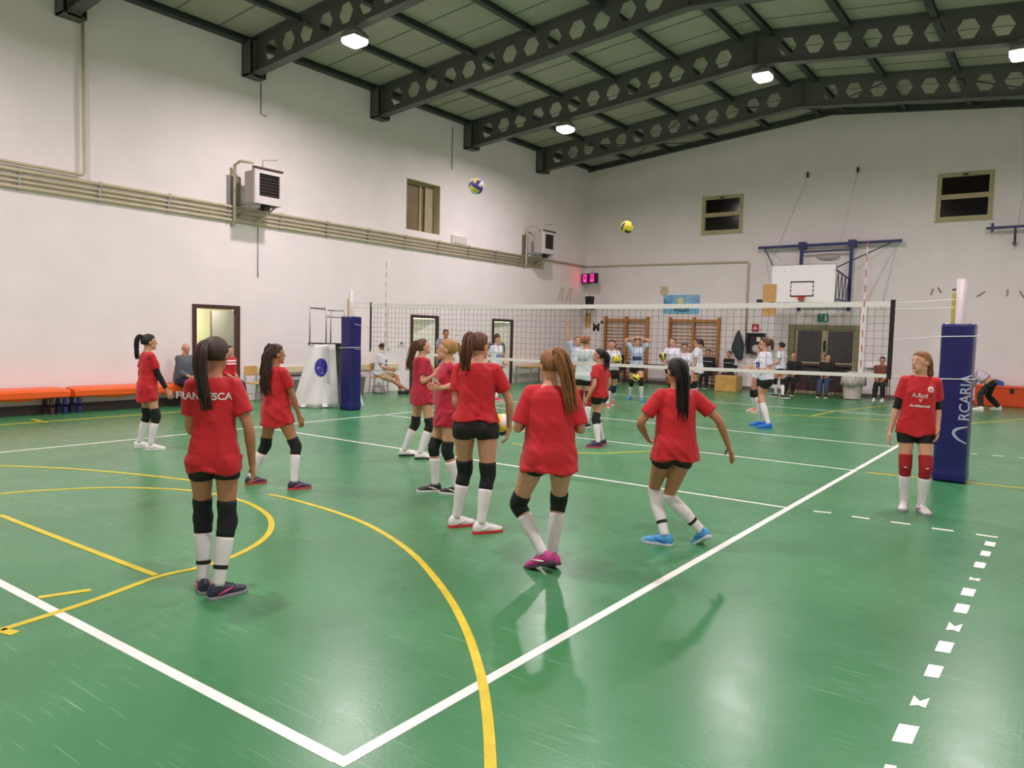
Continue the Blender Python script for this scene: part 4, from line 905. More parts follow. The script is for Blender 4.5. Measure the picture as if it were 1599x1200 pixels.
    def chain(mb,a,b,c,t0,t1,ex,n=12,step=.03,rf_=legr,asp=1.0):
        k=max(3,int((t1-t0)/step)); ts=[t0+(t1-t0)*i/k for i in range(k+1)]
        pts=[path3(a,b,c,t) for t in ts]; rs=[]
        for i,t in enumerate(ts):
            e=ex(t) if callable(ex) else ex; r=rf_(t)+e; rs.append((r*asp,r))
        mb.tube(pts,rs,n); return mb
    # ---- rings of the trunk
    tr=[(-.085,.115,.085,-.005),(-.03,.158,.106,-.012),(.04,.16,.108,-.012),(.12,.135,.092,0),(.19,.118,.084,0),(.28,.124,.09,.002),(.37,.134,.098,.006),(.43,.138,.094,0),(.475,.118,.076,-.006),(.51,.085,.06,-.008),(.535,.056,.054,-.004),(.57,.05,.051,.006),(.61,.05,.05,.018)]
    if male: tr=[(a,b*(1.12 if a>.15 else 1.0)*(1.08 if .1<a<.3 else 1),c*1.12,e) for a,b,c,e in tr]
    def frame(z):
        t=min(1,max(0,z/(.5))); f=(bF*(1-t)+cF*t).normalized(); return f.cross(td).normalized(),f
    def trunk(mb,tab,ex=0,n=20,drop=None):
        rs=[]
        for z,a,b,yo in tab:
            r_,f_=frame(z); c=Pc+td*(z*s)+f_*(yo*s)
            if z<0 : # below the hips cloth hangs straight down
                k=drop if drop is not None else 0; c=Pc+td*(z*s)*(1-k)+UPV*(z*s)*k+f_*(yo*s)
            ring=[]
            for j in range(n):
                an=2*math.pi*j/n; cx,sy=math.cos(an),math.sin(an); e=.8; cx=math.copysign(abs(cx)**e,cx); sy=math.copysign(abs(sy)**e,sy)
                ring.append(c+r_*(cx*(a*w+ex)*s)+f_*(sy*(b*w+ex)*s))
            rs.append(ring)
        mb.loft(rs); return mb
    far=d.get('far',False); vox=.011 if far else .0075
    root=empty('person',(P0.x,P0.y,0),label,'person',group)
    sk=SKIN[d.get('skin',0)]
    b=MB(); trunk(b,tr)
    for K,h,a_ in ((KL,hL,La),(KR,hR,Ra)): chain(b,h,K,a_,.0,l1+l2-.0,0)
    for sh,E,W_ in ((shL,EL,WL),(shR,ER,WR)):
        chain(b,sh,E,W_,0,ua+fa,0,rf_=armr,n=10); b.ell(sh-td*.008*s,(.045*s*(1.15 if male else 1),)*3)
        b.tube([Nb-td*.035*s,sh-td*.012*s],[.043*s,.038*s],10)
    for sg in (-1,1): b.ell(Pc+bR*sg*.075*s-bF*.05*s-td*.015*s,(.085*s*w,.08*s*w,.09*s*w),(bR,bF,td))
    hx_=(hRt,hF,hU)
    b.ell(hc-hF*.008*s+hU*.018*s,(.076*s,.095*s,.088*s),hx_,18,14); b.ell(hc+hF*.027*s-hU*.052*s,(.054*s,.06*s,.062*s),hx_,14,10)
    b.tube([hc+hF*.078*s+hU*.015*s,hc+hF*.094*s-hU*.008*s,hc+hF*.104*s-hU*.022*s,hc+hF*.09*s-hU*.032*s],[.008*s,.011*s,.014*s,.01*s],8)
    b.ell(hc+hF*.078*s-hU*.095*s,(.02*s,.014*s,.016*s),hx_); b.tube([hc-hF*.015*s-hU*.04*s,Nb+td*.01*s],[.05*s,.051*s],12)
    for sg in (-1,1): b.ell(hc+hRt*sg*.079*s-hF*.008*s-hU*.008*s,(.010*s,.02*s,.032*s),hx_)
    ex=MB(); hands=[]
    for sg,E,W_,key in ((-1,EL,WL,'l'),(1,ER,WR,'r')):
        fd=(W_-E).normalized(); hd=d.get(key+'hd'); 
        if hd: fd=(R*hd[0]+A*hd[1]+UPV*hd[2]).normalized()
        th=cF-fd*cF.dot(fd)
        if th.length<.45: th=UPV-fd*fd.z
        th.normalize(); n_=fd.cross(th).normalized()
        if n_.dot(cR*sg)>0: n_=-n_   # palm looks inward
        curl=d.get(key+'c',.35)
        c0=W_+fd*.045*s
        b.tube([W_-fd*.02*s,W_+fd*.02*s,W_+fd*.055*s,W_+fd*.088*s],[(.02*s,.021*s),(.032*s,.017*s),(.039*s,.015*s),(.036*s,.013*s)],12,up=th)
        for i,(o_,L_) in enumerate(((.028,.068),(.0095,.077),(-.009,.072),(-.027,.057))):
            q=W_+fd*.078*s+th*o_*s; dd=fd+th*(o_*1.6); dd.normalize(); pts=[q-dd*.01*s]; cu=curl*(1+.18*i)
            for k,seg in enumerate((.45,.32,.27)):
                ang=cu*(.5 if k==0 else 1.0); dd=(dd*math.cos(ang)+n_*math.sin(ang)).normalized(); pts.append(pts[-1]+dd*(L_*seg+(.01 if k==0 else 0))*s)
            ex.tube(pts,[.0092*s,.0088*s,.008*s,.006*s],7)
        q=W_+fd*.025*s+th*.024*s; dd=(fd*.65+th*.7+n_*.35).normalized(); d2=(dd*.6+fd*.5+n_*.25).normalized()
        ex.tube([q-dd*.012*s,q+dd*.03*s,q+dd*.03*s+d2*.025*s,q+dd*.03*s+d2*.045*s],[.013*s,.0115*s,.0095*s,.007*s],7)
    # face
    ex.m=1
    for sg in (-1,1):
        e=hc+hRt*sg*.031*s+hF*.0715*s+hU*.008*s; ex.m=1; ex.ell(e,(.0135*s,.007*s,.0065*s),hx_,10,6); ex.m=2; ex.ell(e+hF*.0032*s,(.006*s,.0045*s,.006*s),hx_,8,6)
        br=e+hU*.019*s+hF*.006*s; ex.m=3; ex.tube([br-hRt*sg*.016*s-hU*.002*s-hF*.001*s,br+hU*.002*s+hF*.002*s,br+hRt*sg*.018*s-hU*.003*s-hF*.011*s],[.003*s,.0035*s,.002*s],6)
    ex.m=4; mo=hc+hF*.0865*s-hU*.058*s; ex.ell(mo+hU*.003*s,(.022*s,.006*s,.005*s),hx_,10,6); ex.ell(mo-hU*.004*s,(.018*s,.0065*s,.0055*s),hx_,10,6)
    hm=d.get('hair',BRN)
    body=finish('body',remesh(b,vox,3),[sk,EYEW,EYED,hm,LIP],root,ex)
    if not far: pass
    rnd=random.Random(int(P0.x*100)+int(P0.y*37))
    # ---- shirt
    hem=d.get('hem',.78)*s; hz_=(hem-Pc.z)/s if not seated else -.04
    fit=d.get('fit',.022); L=MB()
    tab=[(hz_,.166+fit*.9,.122+fit*1.0,-.012),(hz_*.5,.167+fit*.8,.12+fit*.9,-.012)] if hz_<-.06 else [(max(hz_,-.05) if hz_<.0 else hz_,.168+fit*.8,.112+fit*.8,-.012)]
    base=[(-.0,.164+fit*.7,.116+fit,-.014),(.06,.158+fit*.7,.112+fit,-.012),(.13,.14+fit*.9,.102+fit,-.004),(.2,.127+fit*1.1,.098+fit,0),(.28,.13+fit,.102+fit*.9,.002),(.37,.138+fit*.6,.108+fit*.5,.008),(.43,.142+fit*.4,.102+fit*.3,.002),(.478,.122+fit*.3,.084+fit*.2,-.006),(.507,.086,.068,-.008),(.524,.066,.06,-.005)]
    if male: base=[(a,b_*(1.1 if a>.1 else 1.0)*(1.08 if .1<a<.3 else 1),c*1.14,e) for a,b_,c,e in base]
    tab+= [q for q in base if q[0]>tab[-1][0]+.03]
    if not (d.get('noshirt')):
        trunk(L,tab,0,24,drop=1.0)
        if not male:
            for sg in (-1,1): L.ell(Pc+td*.36*s+cR*sg*.068*s+cF*.075*s,(.062*s,.055*s,.065*s),(cR,cF,td))
        if hz_<-.05 and not seated:
            for h,K,a_ in ((hL,KL,La),(hR,KR,Ra)): chain(L,h,K,a_,-.02,-hz_*s-.005,.017*s)
            for sg in (-1,1): L.ell(Pc+bR*sg*.075*s-bF*.05*s-td*.015*s,(.097*s*w,.092*s*w,.1*s*w),(bR,bF,td))
        sl=d.get('sleeve',.19)*s
        for sh,E,W_ in ((shL,EL,WL),(shR,ER,WR)):
            chain(L,sh,E,W_,-.02,sl,lambda t: (.010+.016*t/sl*(1 if sl<.3*s else .2))*s,rf_=armr,n=14,step=.025); L.ell(sh-td*.004*s,(.0585*s*(1.12 if male else 1),)*3); L.tube([Nb-td*.035*s,sh-td*.008*s],[.056*s,.054*s],12)
        sm=remesh(L,vox,4)
        if not seated and lean[1]<.5:
            hzz=Pc.z+hz_*s
            for v in sm.vertices:
                if v.co.z<hzz: v.co.z=hzz-.15*(hzz-v.co.z)
        amp=.017 if not far else .009; sd=V((rnd.random()*50,rnd.random()*50,0))
        nr=[v.normal.copy() for v in sm.vertices]
        for v,n_ in zip(sm.vertices,nr):
            q=v.co-Pc; p_=V((q.dot(bR)*9,q.dot(bF)*9,q.z*3.2))+sd
            # diagonal drag folds, stronger towards the hem
            k=.35+.65*max(0,min(1,(.34*s-q.z)/(.5*s)))
            f1=1.2*(.28-abs(noise.noise(p_*.8)))+.5*noise.noise(p_*1.3)+.5*noise.noise(V((q.dot(bR)*16+q.z*14,q.dot(bF)*10,q.z*7))+sd); v.co=v.co+n_*(amp*s*k*max(-.15,f1)*1.5)
            if q.z<hz_*s+.05: v.co.z+= (.012*math.sin(math.atan2(q.dot(bF),q.dot(bR))*3+sd.x))*(1 if q.z<hz_*s+.03 else .5)
        shirt=finish('shirt',sm,[d.get('shirt',RED)],root)
        hasprint=d.get('print')
        if hasprint:
            wl=world_loc(root); bv=BVHTree.FromPolygons([wl+v.co for v in shirt.data.vertices],[p.vertices[:] for p in shirt.data.polygons])
            for pr in hasprint:
                kind,txt,size,side,x,z,mt,bold=pr; nd=cF if side=='f' else -cF; xd=cR*(-1 if side=='f' else 1)
                o_=Pc+td*z*s+xd*x*s; o_=o_-cF*(o_-Pc).dot(cF) 
                me=textmesh(txt,size*s,.0,bold) if kind=='t' else (disc(size*s,16,3) if kind=='d' else None)
                if kind=='r':
                    q=MB(); a_,c_=size; q.loft
                    nx=10; ny=4; vs=[(a_*s*(i/nx-.5),c_*s*(j/ny-.5),0) for j in range(ny+1) for i in range(nx+1)]; q.add(vs,[(j*(nx+1)+i,j*(nx+1)+i+1,(j+1)*(nx+1)+i+1,(j+1)*(nx+1)+i) for j in range(ny) for i in range(nx)]); me=q.mesh('r',WHITEP)
                drape('shirt_print',me,o_,xd,td,nd,bv,.004 if kind!='r' else .003,mt,root)
    # ---- shorts / trousers
    shl=d.get('shl',.12)*s; S=MB(); st=[(-.09,.125,.092,-.005),(-.03,.162,.111,-.013),(.04,.162,.111,-.013),(.07,.15,.1,-.005)]
    trunk(S,st,.004)
    for sg in (-1,1): S.ell(Pc+bR*sg*.075*s-bF*.05*s-td*.015*s,(.09*s*w,.085*s*w,.094*s*w),(bR,bF,td))
    if d.get('trouser'): shl=l1+l2-.03
    for h,K,a_ in ((hL,KL,La),(hR,KR,Ra)): chain(S,h,K,a_,-.02,shl,(.010 if not d.get('trouser') else (lambda t:.018+.012*t/shl))if not d.get('loose') else .03)
    finish('trousers' if d.get('trouser') else 'shorts',remesh(S,vox,3),[d.get('shorts',BLACKS)],root)
    # ---- knee pads, socks, shoes
    pads=d.get('pads',PADB); tl=l1+l2
    for h,K,a_,dv,pit,key in ((hL,KL,La,dL,d.get('lpt',0),'l'),(hR,KR,Ra,dR,d.get('rpt',0),'r')):
        if pads:
            q=MB(); k=10; t0,t1=l1-d.get('pu',.105)*s,l1+d.get('pd',.09)*s
            pts=[];rs=[]
            kd=(K-(h+a_)/2); kd=kd.normalized() if kd.length>.01 else dv
            for i in range(k+1):
                t=t0+(t1-t0)*i/k; p_=path3(h,K,a_,t); bul=.012*math.exp(-((t-l1-.0)/(.055*s))**2); pts.append(p_+kd*bul*.9); e=.009 if 0<i<k else .004; rs.append(legr(t)+(e+bul*.5)*s)
            q.tube(pts,rs,16); po_=q.build('knee_pad',pads,root,smooth=True)
            if not far:
                g=MB(); c_=path3(h,K,a_,l1+.0)+kd*(legr(l1)+.022)*s; 
                g.ell(c_,(.016*s,.004*s,.007*s),(kd.cross(UPV).normalized(),kd,UPV),8,6); g.build('logo_patch',WHITEP,po_)
        if not d.get('nosock'):
            q=MB(); t0=l1+d.get('so',.1)*s; chain(q,h,K,a_,t0,tl-.0,.005*s,n=14,step=.02); so=q.build('sock',d.get('sock',SOCK),root,smooth=True)
            if d.get('band') : 
                q=MB(); chain(q,h,K,a_,tl-.13*s,tl-.105*s,.0075*s,n=14,step=.012); q.build('sock_band',BLACKC,so,smooth=True)
        # shoe
        pr=math.radians(pit); fdv=(dv*math.cos(pr)-UPV*math.sin(pr)).normalized(); shn=(a_-K).normalized()
        lat=fdv.cross(UPV).normalized() if abs(fdv.z)<.98 else Rt; upz=lat.cross(fdv).normalized(); o_=a_-upz*ah
        sh=MB(); R_=[]
        for y,hw_,z0,z1 in ((-.068,.014,.03,.062),(-.062,.027,.012,.078),(-.045,.034,.006,.098),(-.01,.037,.006,.108),(.03,.038,.006,.098),(.07,.041,.006,.08),(.11,.044,.006,.066),(.145,.043,.006,.056),(.175,.035,.008,.046),(.193,.02,.014,.036),(.198,.008,.02,.03)):
            ring=[]
            for j in range(16):
                an=2*math.pi*j/16; cx,sy=math.cos(an),math.sin(an); cx=math.copysign(abs(cx)**.75,cx); sy=math.copysign(abs(sy)**.75,sy)
                nar=1 if sy<0 else (1-.35*sy)
                ring.append(o_+fdv*y*s+lat*cx*hw_*nar*s+upz*((z0+z1)/2+sy*(z1-z0)/2)*s)
            R_.append(ring)
        sh.loft(R_); so=sh.build('shoe',d.get('shoe',WHITEP),root,smooth=True)
        so_=MB(); R_=[]
        for y,hw_ in ((-.07,.018),(-.06,.031),(-.03,.038),(.03,.036),(.08,.044),(.13,.047),(.165,.041),(.19,.026),(.202,.01)):
            R_.append([o_+fdv*y*s+lat*x*hw_*s+upz*z*s for x,z in ((-1,.0),(1,.0),(1,.022+(.008 if y>.18 else 0)),(-1,.022+(.008 if y>.18 else 0)))])
        so_.loft(R_); so_.build('sole',d.get('sole',WHITEP),so,bevel=.003)
        if not far:
            q=MB(); 
            for i in range(4): y=.035+i*.022; q.tube([o_+fdv*y*s+lat*x*.022*s+upz*(.1-.42*(y-.03)+z)*s for x,z in ((-1,-.006),(0,.003),(1,-.006))],.003*s,5)
            q.build('lace',d.get('lace',WHITEP),so,smooth=True)
            q=MB(); 
            for sg in (-1,1): q.tube([o_+fdv*y*s+lat*sg*x*s+upz*z*s for y,x,z in ((-.02,.038,.03),(.03,.039,.045),(.08,.04,.06))],[.004*s,.008*s,.003*s],6)
            q.build('side_flash',d.get('flash',WHITEP),so,smooth=True)
    for key,sh,E,W_ in (('larm',shL,EL,WL),('rarm',shR,ER,WR)):
        if d.get(key): q=MB(); chain(q,sh,E,W_,.1*s,(ua+fa)*d[key],.005,rf_=armr,n=12,step=.02); q.build('arm_sleeve',BLACKC,root,smooth=True)
    # ---- hair
    if d.get('hairstyle')!='bald':
        short=d.get('hairstyle')=='short'
        hb=MB(); n,m_=(36,26) if not far else (24,18); vs=[]; cc=hc-hF*.008*s+hU*.018*s
        def hr(dx,dy,dz):
            fy=dy; up_=dz
            front=1/(1+math.exp(-(fy-.26)*16)); low=1/(1+math.exp((up_-.66+.3*abs(dx))*16)); face=front*low
            neck=1/(1+math.exp((up_+(.62 if not short else .5))*16))
            face=max(face,neck, (1/(1+math.exp((up_+.12)*14)))*(1/(1+math.exp(-(fy-.0)*16))))
            k=1.15*(1-face)+.86*face
            return k*(1+.012*noise.noise(V((dx*9,dy*2,dz*9)))+.015*math.sin(dx*40)*(1-face)*.5)
        top=[]
        for i in range(m_+1):
            th=math.pi*i/m_
            for j in range(n):
                p2=2*math.pi*j/n; dx,dy,dz=math.sin(th)*math.cos(p2),math.sin(th)*math.sin(p2),math.cos(th); k=hr(dx,dy,dz)
                vs.append(cc+hRt*dx*.076*k*s+hF*dy*.097*k*s+hU*dz*.088*k*s)
        hb.add(vs,[(i*n+j,i*n+(j+1)%n,(i+1)*n+(j+1)%n,(i+1)*n+j) for i in range(m_) for j in range(n)])
        tail=d.get('tail')
        if tail:
            pts=[hc+R*r_*s+A*a_*s+UPV*u_*s for r_,a_,u_ in tail]; P2=smoothpts3(pts,4); wd=d.get('tw_',.03); wv=d.get('wave',.004); ns=70 if not far else 18
            N_=len(P2)
            for k in range(ns):
                ang=rnd.uniform(0,2*math.pi); rr=math.sqrt(rnd.random()); L_=rnd.uniform(.8,1.0); nn=max(4,int(N_*L_)); pl=[]; rl=[]
                for i in range(nn):
                    t=i/(N_-1); tg=(P2[min(i+1,N_-1)]-P2[max(i-1,0)]).normalized(); u_=tg.cross(A); 
                    u_=u_.normalized() if u_.length>.1 else R; v_=tg.cross(u_).normalized()
                    sp_=wd*(math.sin(min(1,t*2.2)*math.pi/2)*.8+.35 if not d.get('loosehair') else .9+.2*t)*(1-.25*t)
                    wob=wv*math.sin(t*(9 if wv<.008 else 16)+k)
                    pl.append(P2[i]+u_*(math.cos(ang)*rr*sp_*s+wob)+v_*(math.sin(ang)*rr*sp_*s*.7)); rl.append((.0068 if not far else .011)*s*(1-.75*(i/nn)**2))
                hb.tube(pl,rl,6)
        hairo=hb.build('hair',hm,root,smooth=True)
        if tail and not d.get('loosehair'):
            q=MB(); q0,q1=P2[1],P2[2]; q.tube([q0,q1],[.02*s,.02*s],10); q.build('hair_tie',BLACKC,hairo,smooth=True)
    if d.get('cap'):
        q=MB(); cc=hc-hF*.005*s+hU*.03*s; R_=[]
        for i in range(8):
            th=math.pi/2*(i/7)*.98; z=math.cos(th); r_=math.sin(th); R_.append([cc+hRt*math.cos(a*math.pi/10)*.088*r_*s+hF*math.sin(a*math.pi/10)*.106*r_*s+hU*(.086*z)*s for a in range(20)])
        q.loft(R_[::-1]) if False else q.loft([[p_+ (V((0,0,0))) for p_ in r_] for r_ in [[cc+hU*.087*s+hRt*math.cos(a*math.pi/10)*.002+hF*math.sin(a*math.pi/10)*.002 for a in range(20)]]+R_[1:]])
        co2=q.build('cap',BLACKC,root,smooth=True); q=MB(); R_=[]
        for i in range(5):
            y=.08+.025*i; wv_=.07*math.sqrt(max(.02,1-((i)/4.3)**2)); R_.append([cc+hF*y*s+hRt*x*wv_*s+hU*(z-.004*i)*s for x,z in ((-1,-.006),(0,.008),(1,-.006),(1,-.012),(0,.002),(-1,-.012))])
        q.loft(R_); q.build('cap_brim',BLACKC,co2,smooth=True)
    if d.get('extra'): d['extra'](locals())
    return dict(root=root,WL=WL,WR=WR,P0=P0,A=A,R=R,hc=hc,Pc=Pc,cF=cF,pp=pp)
# ---------------------------------------------------------------- near team in red
WPR=mat('print_white','e9dcdc',.6); BPR=mat('print_blue','3a3aa0',.6); DBPR=mat('print_navy','2f4068',.6)
PINK=mat('shoe_pink','e2457a',.5,.1,9); NAVYS=mat('shoe_navy','2a2c44',.5,.1,9); BLUES=mat('shoe_light_blue','4f9fd6',.5,.08,9); BLUE2=mat('shoe_blue','1d6fd0',.5,.08,9); REDF=mat('flash_red','e04a55',.5); BLKS=mat('shoe_black','1d1d20',.5,.1,9)
TEAM='volleyball players in red shirts on the near side of the net'
person(dict(H=1.66,face=8,lf=(317,921),rf=(352,931),lfd=-5,rfd=62,po=(-.0,.0),hem=.80,fit=.016,hair=BRN,skin=2,head=28,hpitch=-.02,
  rh=('p',394,726,.0),rp=(.6,-1,.0),lh=('l',-.1,.22,-.3),lp=(-.25,-.2,-1),shl=.13,band=True,shoe=NAVYS,sole=mat('sole_grey','9a98a0',.5),lace=BLKS,flash=PINK,pu=.14,pd=.1,so=.1,w=.88,
  tail=[(-.045,-.07,.075),(-.075,-.13,.05),(-.085,-.15,-.03),(-.08,-.14,-.14),(-.065,-.13,-.25),(-.045,-.13,-.36)],tw_=.042,
  print=[('t','FRANCESCA',.062,'b',-.055,.405,WPR,.0015)]),'nearest left player, back turned, red shirt printed FRANCESCA, straight dark ponytail',TEAM)
person(dict(H=1.58,face=52,lf=(398,756),rf=(466,764),lfd=60,rfd=75,hem=.70,fit=.022,hair=BRN,skin=2,head=70,lean=(0,-.06),rh=('p',468,652,-.05),rp=(.6,-.6,0),lh=('l',-.05,.2,-.35),shoe=NAVYS,sole=REDF,flash=PINK,lace=BLKS,
  tail=[(-.03,-.05,.09),(-.07,-.09,.02),(-.1,-.11,-.1),(-.11,-.12,-.24),(-.11,-.12,-.38),(-.09,-.12,-.48)],tw_=.058,wave=.014,loosehair=True,so=.1),'red-shirted player with long dark wavy hair, legs apart, left of the umpire stand',TEAM)
person(dict(H=1.59,face=75,lf=(223,699),rf=(241,703),lfd=85,rfd=92,hem=.69,fit=.018,hair=BLK,skin=0,head=78,rarm=.92,larm=.9,rh=('p',262,612,-.1),lh=('l',.05,.1,-.46),shoe=WHITEP,sole=WHITEP,flash=WHITEP,
  tail=[(-.085,-.02,.075),(-.13,-.03,.08),(-.16,-.03,.02),(-.165,-.03,-.08),(-.16,-.03,-.19),(-.15,-.03,-.26)],tw_=.028,pu=.12,pd=.09),'red-shirted player in profile by the orange benches, black arm sleeves, high dark ponytail',TEAM)
person(dict(H=1.64,face=62,lf=(636,712),rf=(661,717),lfd=75,rfd=85,po=(0,.10),hem=.74,fit=.024,shirt=CRIM,hair=BRM,skin=1,head=72,hpitch=.25,lean=(0,-.05),rh=('p',683,583,-.15),rp=(0,-.2,-1),lh=('p',690,570,.2),lp=(0,0,-1),rhd=(.5,0,.8),lhd=(.5,0,.8),shoe=WHITEP,sole=BLKS,flash=WHITEP,
  tail=[(-.07,-.05,.06),(-.11,-.07,.04),(-.15,-.08,-.08),(-.19,-.08,-.22),(-.2,-.09,-.34)],tw_=.05),'player in crimson shirt raising both forearms and looking up, long brown ponytail',TEAM)
person(dict(H=1.65,face=-105,lf=(706,772),rf=(672,768),lfd=-70,rfd=-100,po=(0,-.04),hem=.72,fit=.022,shirt=CRIM,hair=BLD,skin=1,head=-80,hpitch=.0,lean=(0,-.02),rh=('p',690,606,-.3),rp=(.5,-.3,-.6),rhd=(-1,0,.12),lh=('p',700,590,.3),lp=(.3,0,-1),rc=.1,so=.12,shoe=BLKS,sole=WHITEP,flash=WHITEP,
  tail=[(.07,.02,.06),(.12,.03,.05),(.15,.03,-.03),(.16,.03,-.1)],tw_=.022,print=[('t','VOLLEY',.06,'f',.0,.34,WPR,.001)]),'fair-haired player in crimson turned left with outstretched hand, half hidden',TEAM)
person(dict(H=1.73,face=12,lf=(720,822),rf=(759,832),lfd=62,rfd=66,hem=.925,fit=.014,hair=BRM,skin=0,head=42,rh=('p',795,668,.1),rp=(1,-.6,.0),lh=('l',-.1,.2,-.34),lp=(-.2,-.2,-1),shl=.1,shoe=WHITEP,sole=mat('sole_red','e0333f',.5),flash=WHITEP,w=1.1,rhd=(-.15,.1,-1),
  tail=[(-.05,-.07,.08),(-.085,-.12,.07),(-.1,-.14,-.02),(-.11,-.13,-.12),(-.1,-.13,-.22)],tw_=.045,pu=.11,pd=.12,so=.12),'tall red-shirted player seen from behind, black shorts, white shoes with red soles',TEAM)
person(dict(H=1.65,face=-6,at=(*fl(853,893)[:2],0),lf=('p',848,866,.0),rf=('p',862,868,.12),lfd=-55,rfd=-35,lpt=22,rpt=20,po=(-.0,.03),hz=.845,hem=.75,fit=.036,hair=BLDB,skin=0,head=-32,lkp=(-.8,.5,.1),rkp=(.1,1,.1),lh=('l',.0,.2,-.2),lp=(-.35,-.1,-1),rh=('l',.0,.2,-.2),rp=(.35,-.1,-1),sleeve=.24,
  tail=[(.03,-.07,.085),(.055,-.11,.09),(.1,-.13,.0),(.13,-.13,-.12),(.15,-.14,-.24),(.17,-.14,-.34)],tw_=.052,loosehair=False,shoe=mat('shoe_magenta','c43a86',.5,.15,12),sole=mat('sole_dark','4a4048',.5),flash=WHITEP,w=1.06,pads=PADB,pu=.09,pd=.08,so=.09),'red-shirted player stepping with crossed legs, long light brown ponytail, magenta shoes',TEAM)
person(dict(H=1.65,face=-22,at=(*fl(1048,852)[:2],0),lf=(1029,850),rf=('p',1096,830,.1),lfd=-75,rfd=-40,rpt=35,po=(.0,.0),hem=.73,fit=.028,hair=BLK,skin=2,head=-38,hz=.79,lkp=(-.4,.7,.0),rkp=(-1.4,.0,.0),rh=('p',1138,698,.1),rp=(.4,-.3,.1),lh=('p',1009,682,.12),lp=(-.5,-.8,.0),rc=.25,pads=None,so=-.02,band=True,sleeve=.2,shoe=BLUES,sole=mat('sole_pale','cfd6de',.5),flash=BLUE2,lace=BLUES,
  tail=[(.0,-.075,.08),(.02,-.12,.06),(.045,-.14,-.04),(.055,-.14,-.16),(.06,-.13,-.3),(.055,-.13,-.42)],tw_=.055),'player walking with arms out, long black ponytail, light blue shoes',TEAM)
person(dict(H=1.65,face=172,lf=(1441,802),rf=(1410,796),lfd=158,rfd=182,po=(.015,-.02),lean=(-.03,0),hem=.80,fit=.022,hair=BLDB,skin=1,head=222,hpitch=.03,larm=.56,rarm=.56,lh=('p',1464,672,-.02),rh=('p',1389,677,-.02),shl=.17,pads=PADR,pu=.12,pd=.11,so=.11,shoe=WHITEP,sole=mat('sole_grey','9a98a0'),flash=PINK,hairstyle='down',
  tail=[(.055,.04,.04),(.075,.05,-.03),(.085,.05,-.1),(.08,.04,-.16)],tw_=.045,loosehair=True,
  print=[('d','',.03,'f',.085,.40,WPR,0),('d','',.02,'f',.085,.40,mat('print_rose','d0606a',.6),0),('t','A.Rcd',.06,'f',-.01,.33,WPR,.001),('t','V',.05,'f',.0,.28,WPR,.001),('t','Arcidiaconat',.036,'f',.0,.225,WPR,.0015)]),'player facing the camera beside the padded post, red shirt, red knee pads',TEAM)
person(dict(H=1.57,face=-62,lf=(936,694),rf=(929,699),lfd=-80,rfd=-85,hem=.80,fit=.02,hair=BLK,skin=0,head=-80,hpitch=.15,far=True,rh=('l',.05,.05,-.46),lh=('p',917,622,-.15),lp=(.2,-.4,-.4),shoe=NAVYS,sole=PINK,flash=PINK,
  tail=[(.06,-.04,.06),(.11,-.06,.03),(.14,-.07,-.06),(.14,-.07,-.18),(.12,-.07,-.26)],tw_=.055,wave=.012),'smaller player in a red shirt standing at the net in profile, curly dark ponytail',TEAM)
# ---------------------------------------------------------------- far team in white
FT='volleyball players in white shirts beyond the net'
person(dict(H=1.74,face=-95,lf=(1184,664),rf=(1196,668),lfd=-100,rfd=-110,at=None,hem=.86,fit=.03,shirt=WJER,hair=BRM,skin=0,head=-92,far=True,lh=('p',1178,578,-.15),rh=('p',1187,580,-.15),pads=None,so=-.02,shoe=BLUE2,sole=BLUE2,rp=(1,0,-.6),lp=(1,0,-.6),
  tail=[(.075,.0,.07),(.11,-.02,.05),(.13,-.02,-.03),(.135,-.02,-.13)],tw_=.035,print=[('r','',(.2,.14),'f',0,.28,BPR,0)]) if False else dict(H=1.82,face=-115,lf=(1184,665),rf=(1195,669),lfd=-100,rfd=-105,hem=.86,fit=.03,shirt=WJER,hair=BRM,skin=0,head=-88,far=True,lh=('p',1180,577,-.2),rh=('p',1190,577,-.25),pads=None,so=.02,shoe=BLUE2,sole=BLUE2,rp=(.8,0,-1),lp=(.8,0,-1),
  tail=[(.075,.0,.07),(.11,-.02,.05),(.13,-.02,-.03),(.135,-.02,-.13)],tw_=.035,print=[('r','',(.17,.13),'f',-.02,.27,BPR,0),('t','M',.05,'f',-.02,.27,WPR,.001)]),'tall player in profile beyond the net, white shirt, bright blue shoes',FT)
person(dict(H=1.6,face=-90,lean=(0,-.14),lf=(1175,643),rf=(1183,645),lfd=-90,rfd=-95,hem=.84,fit=.02,shirt=WJER,shorts=mat('coral_shorts','d98a86',.7,.06,8),shl=.3,hair=BRN,skin=1,head=-90,far=True,lh=('l',0,.3,-.3),rh=('p',1162,578,0),shoe=mat('shoe_coral','e6a690',.5),sole=WHITEP,pads=PADB,tail=[(.08,0,.05),(.11,0,0),(.12,0,-.1)],tw_=.03),'player with coral shorts, mostly hidden behind the one in bright blue shoes',FT)
person(dict(H=1.7,face=-60,lf=(1209,620),rf=(1225,622),lfd=-80,rfd=80,hem=.84,fit=.024,shirt=WJER,hair=BLK,skin=0,head=-50,far=True,rh=('l',.0,.12,-.42),lh=('l',.0,.2,-.36),shoe=BLKS,sole=WHITEP,tail=[(.05,-.03,.06),(.08,-.05,.02),(.08,-.05,-.04)],tw_=.025),'dark-haired player further back in white shirt, left of the double door',FT)
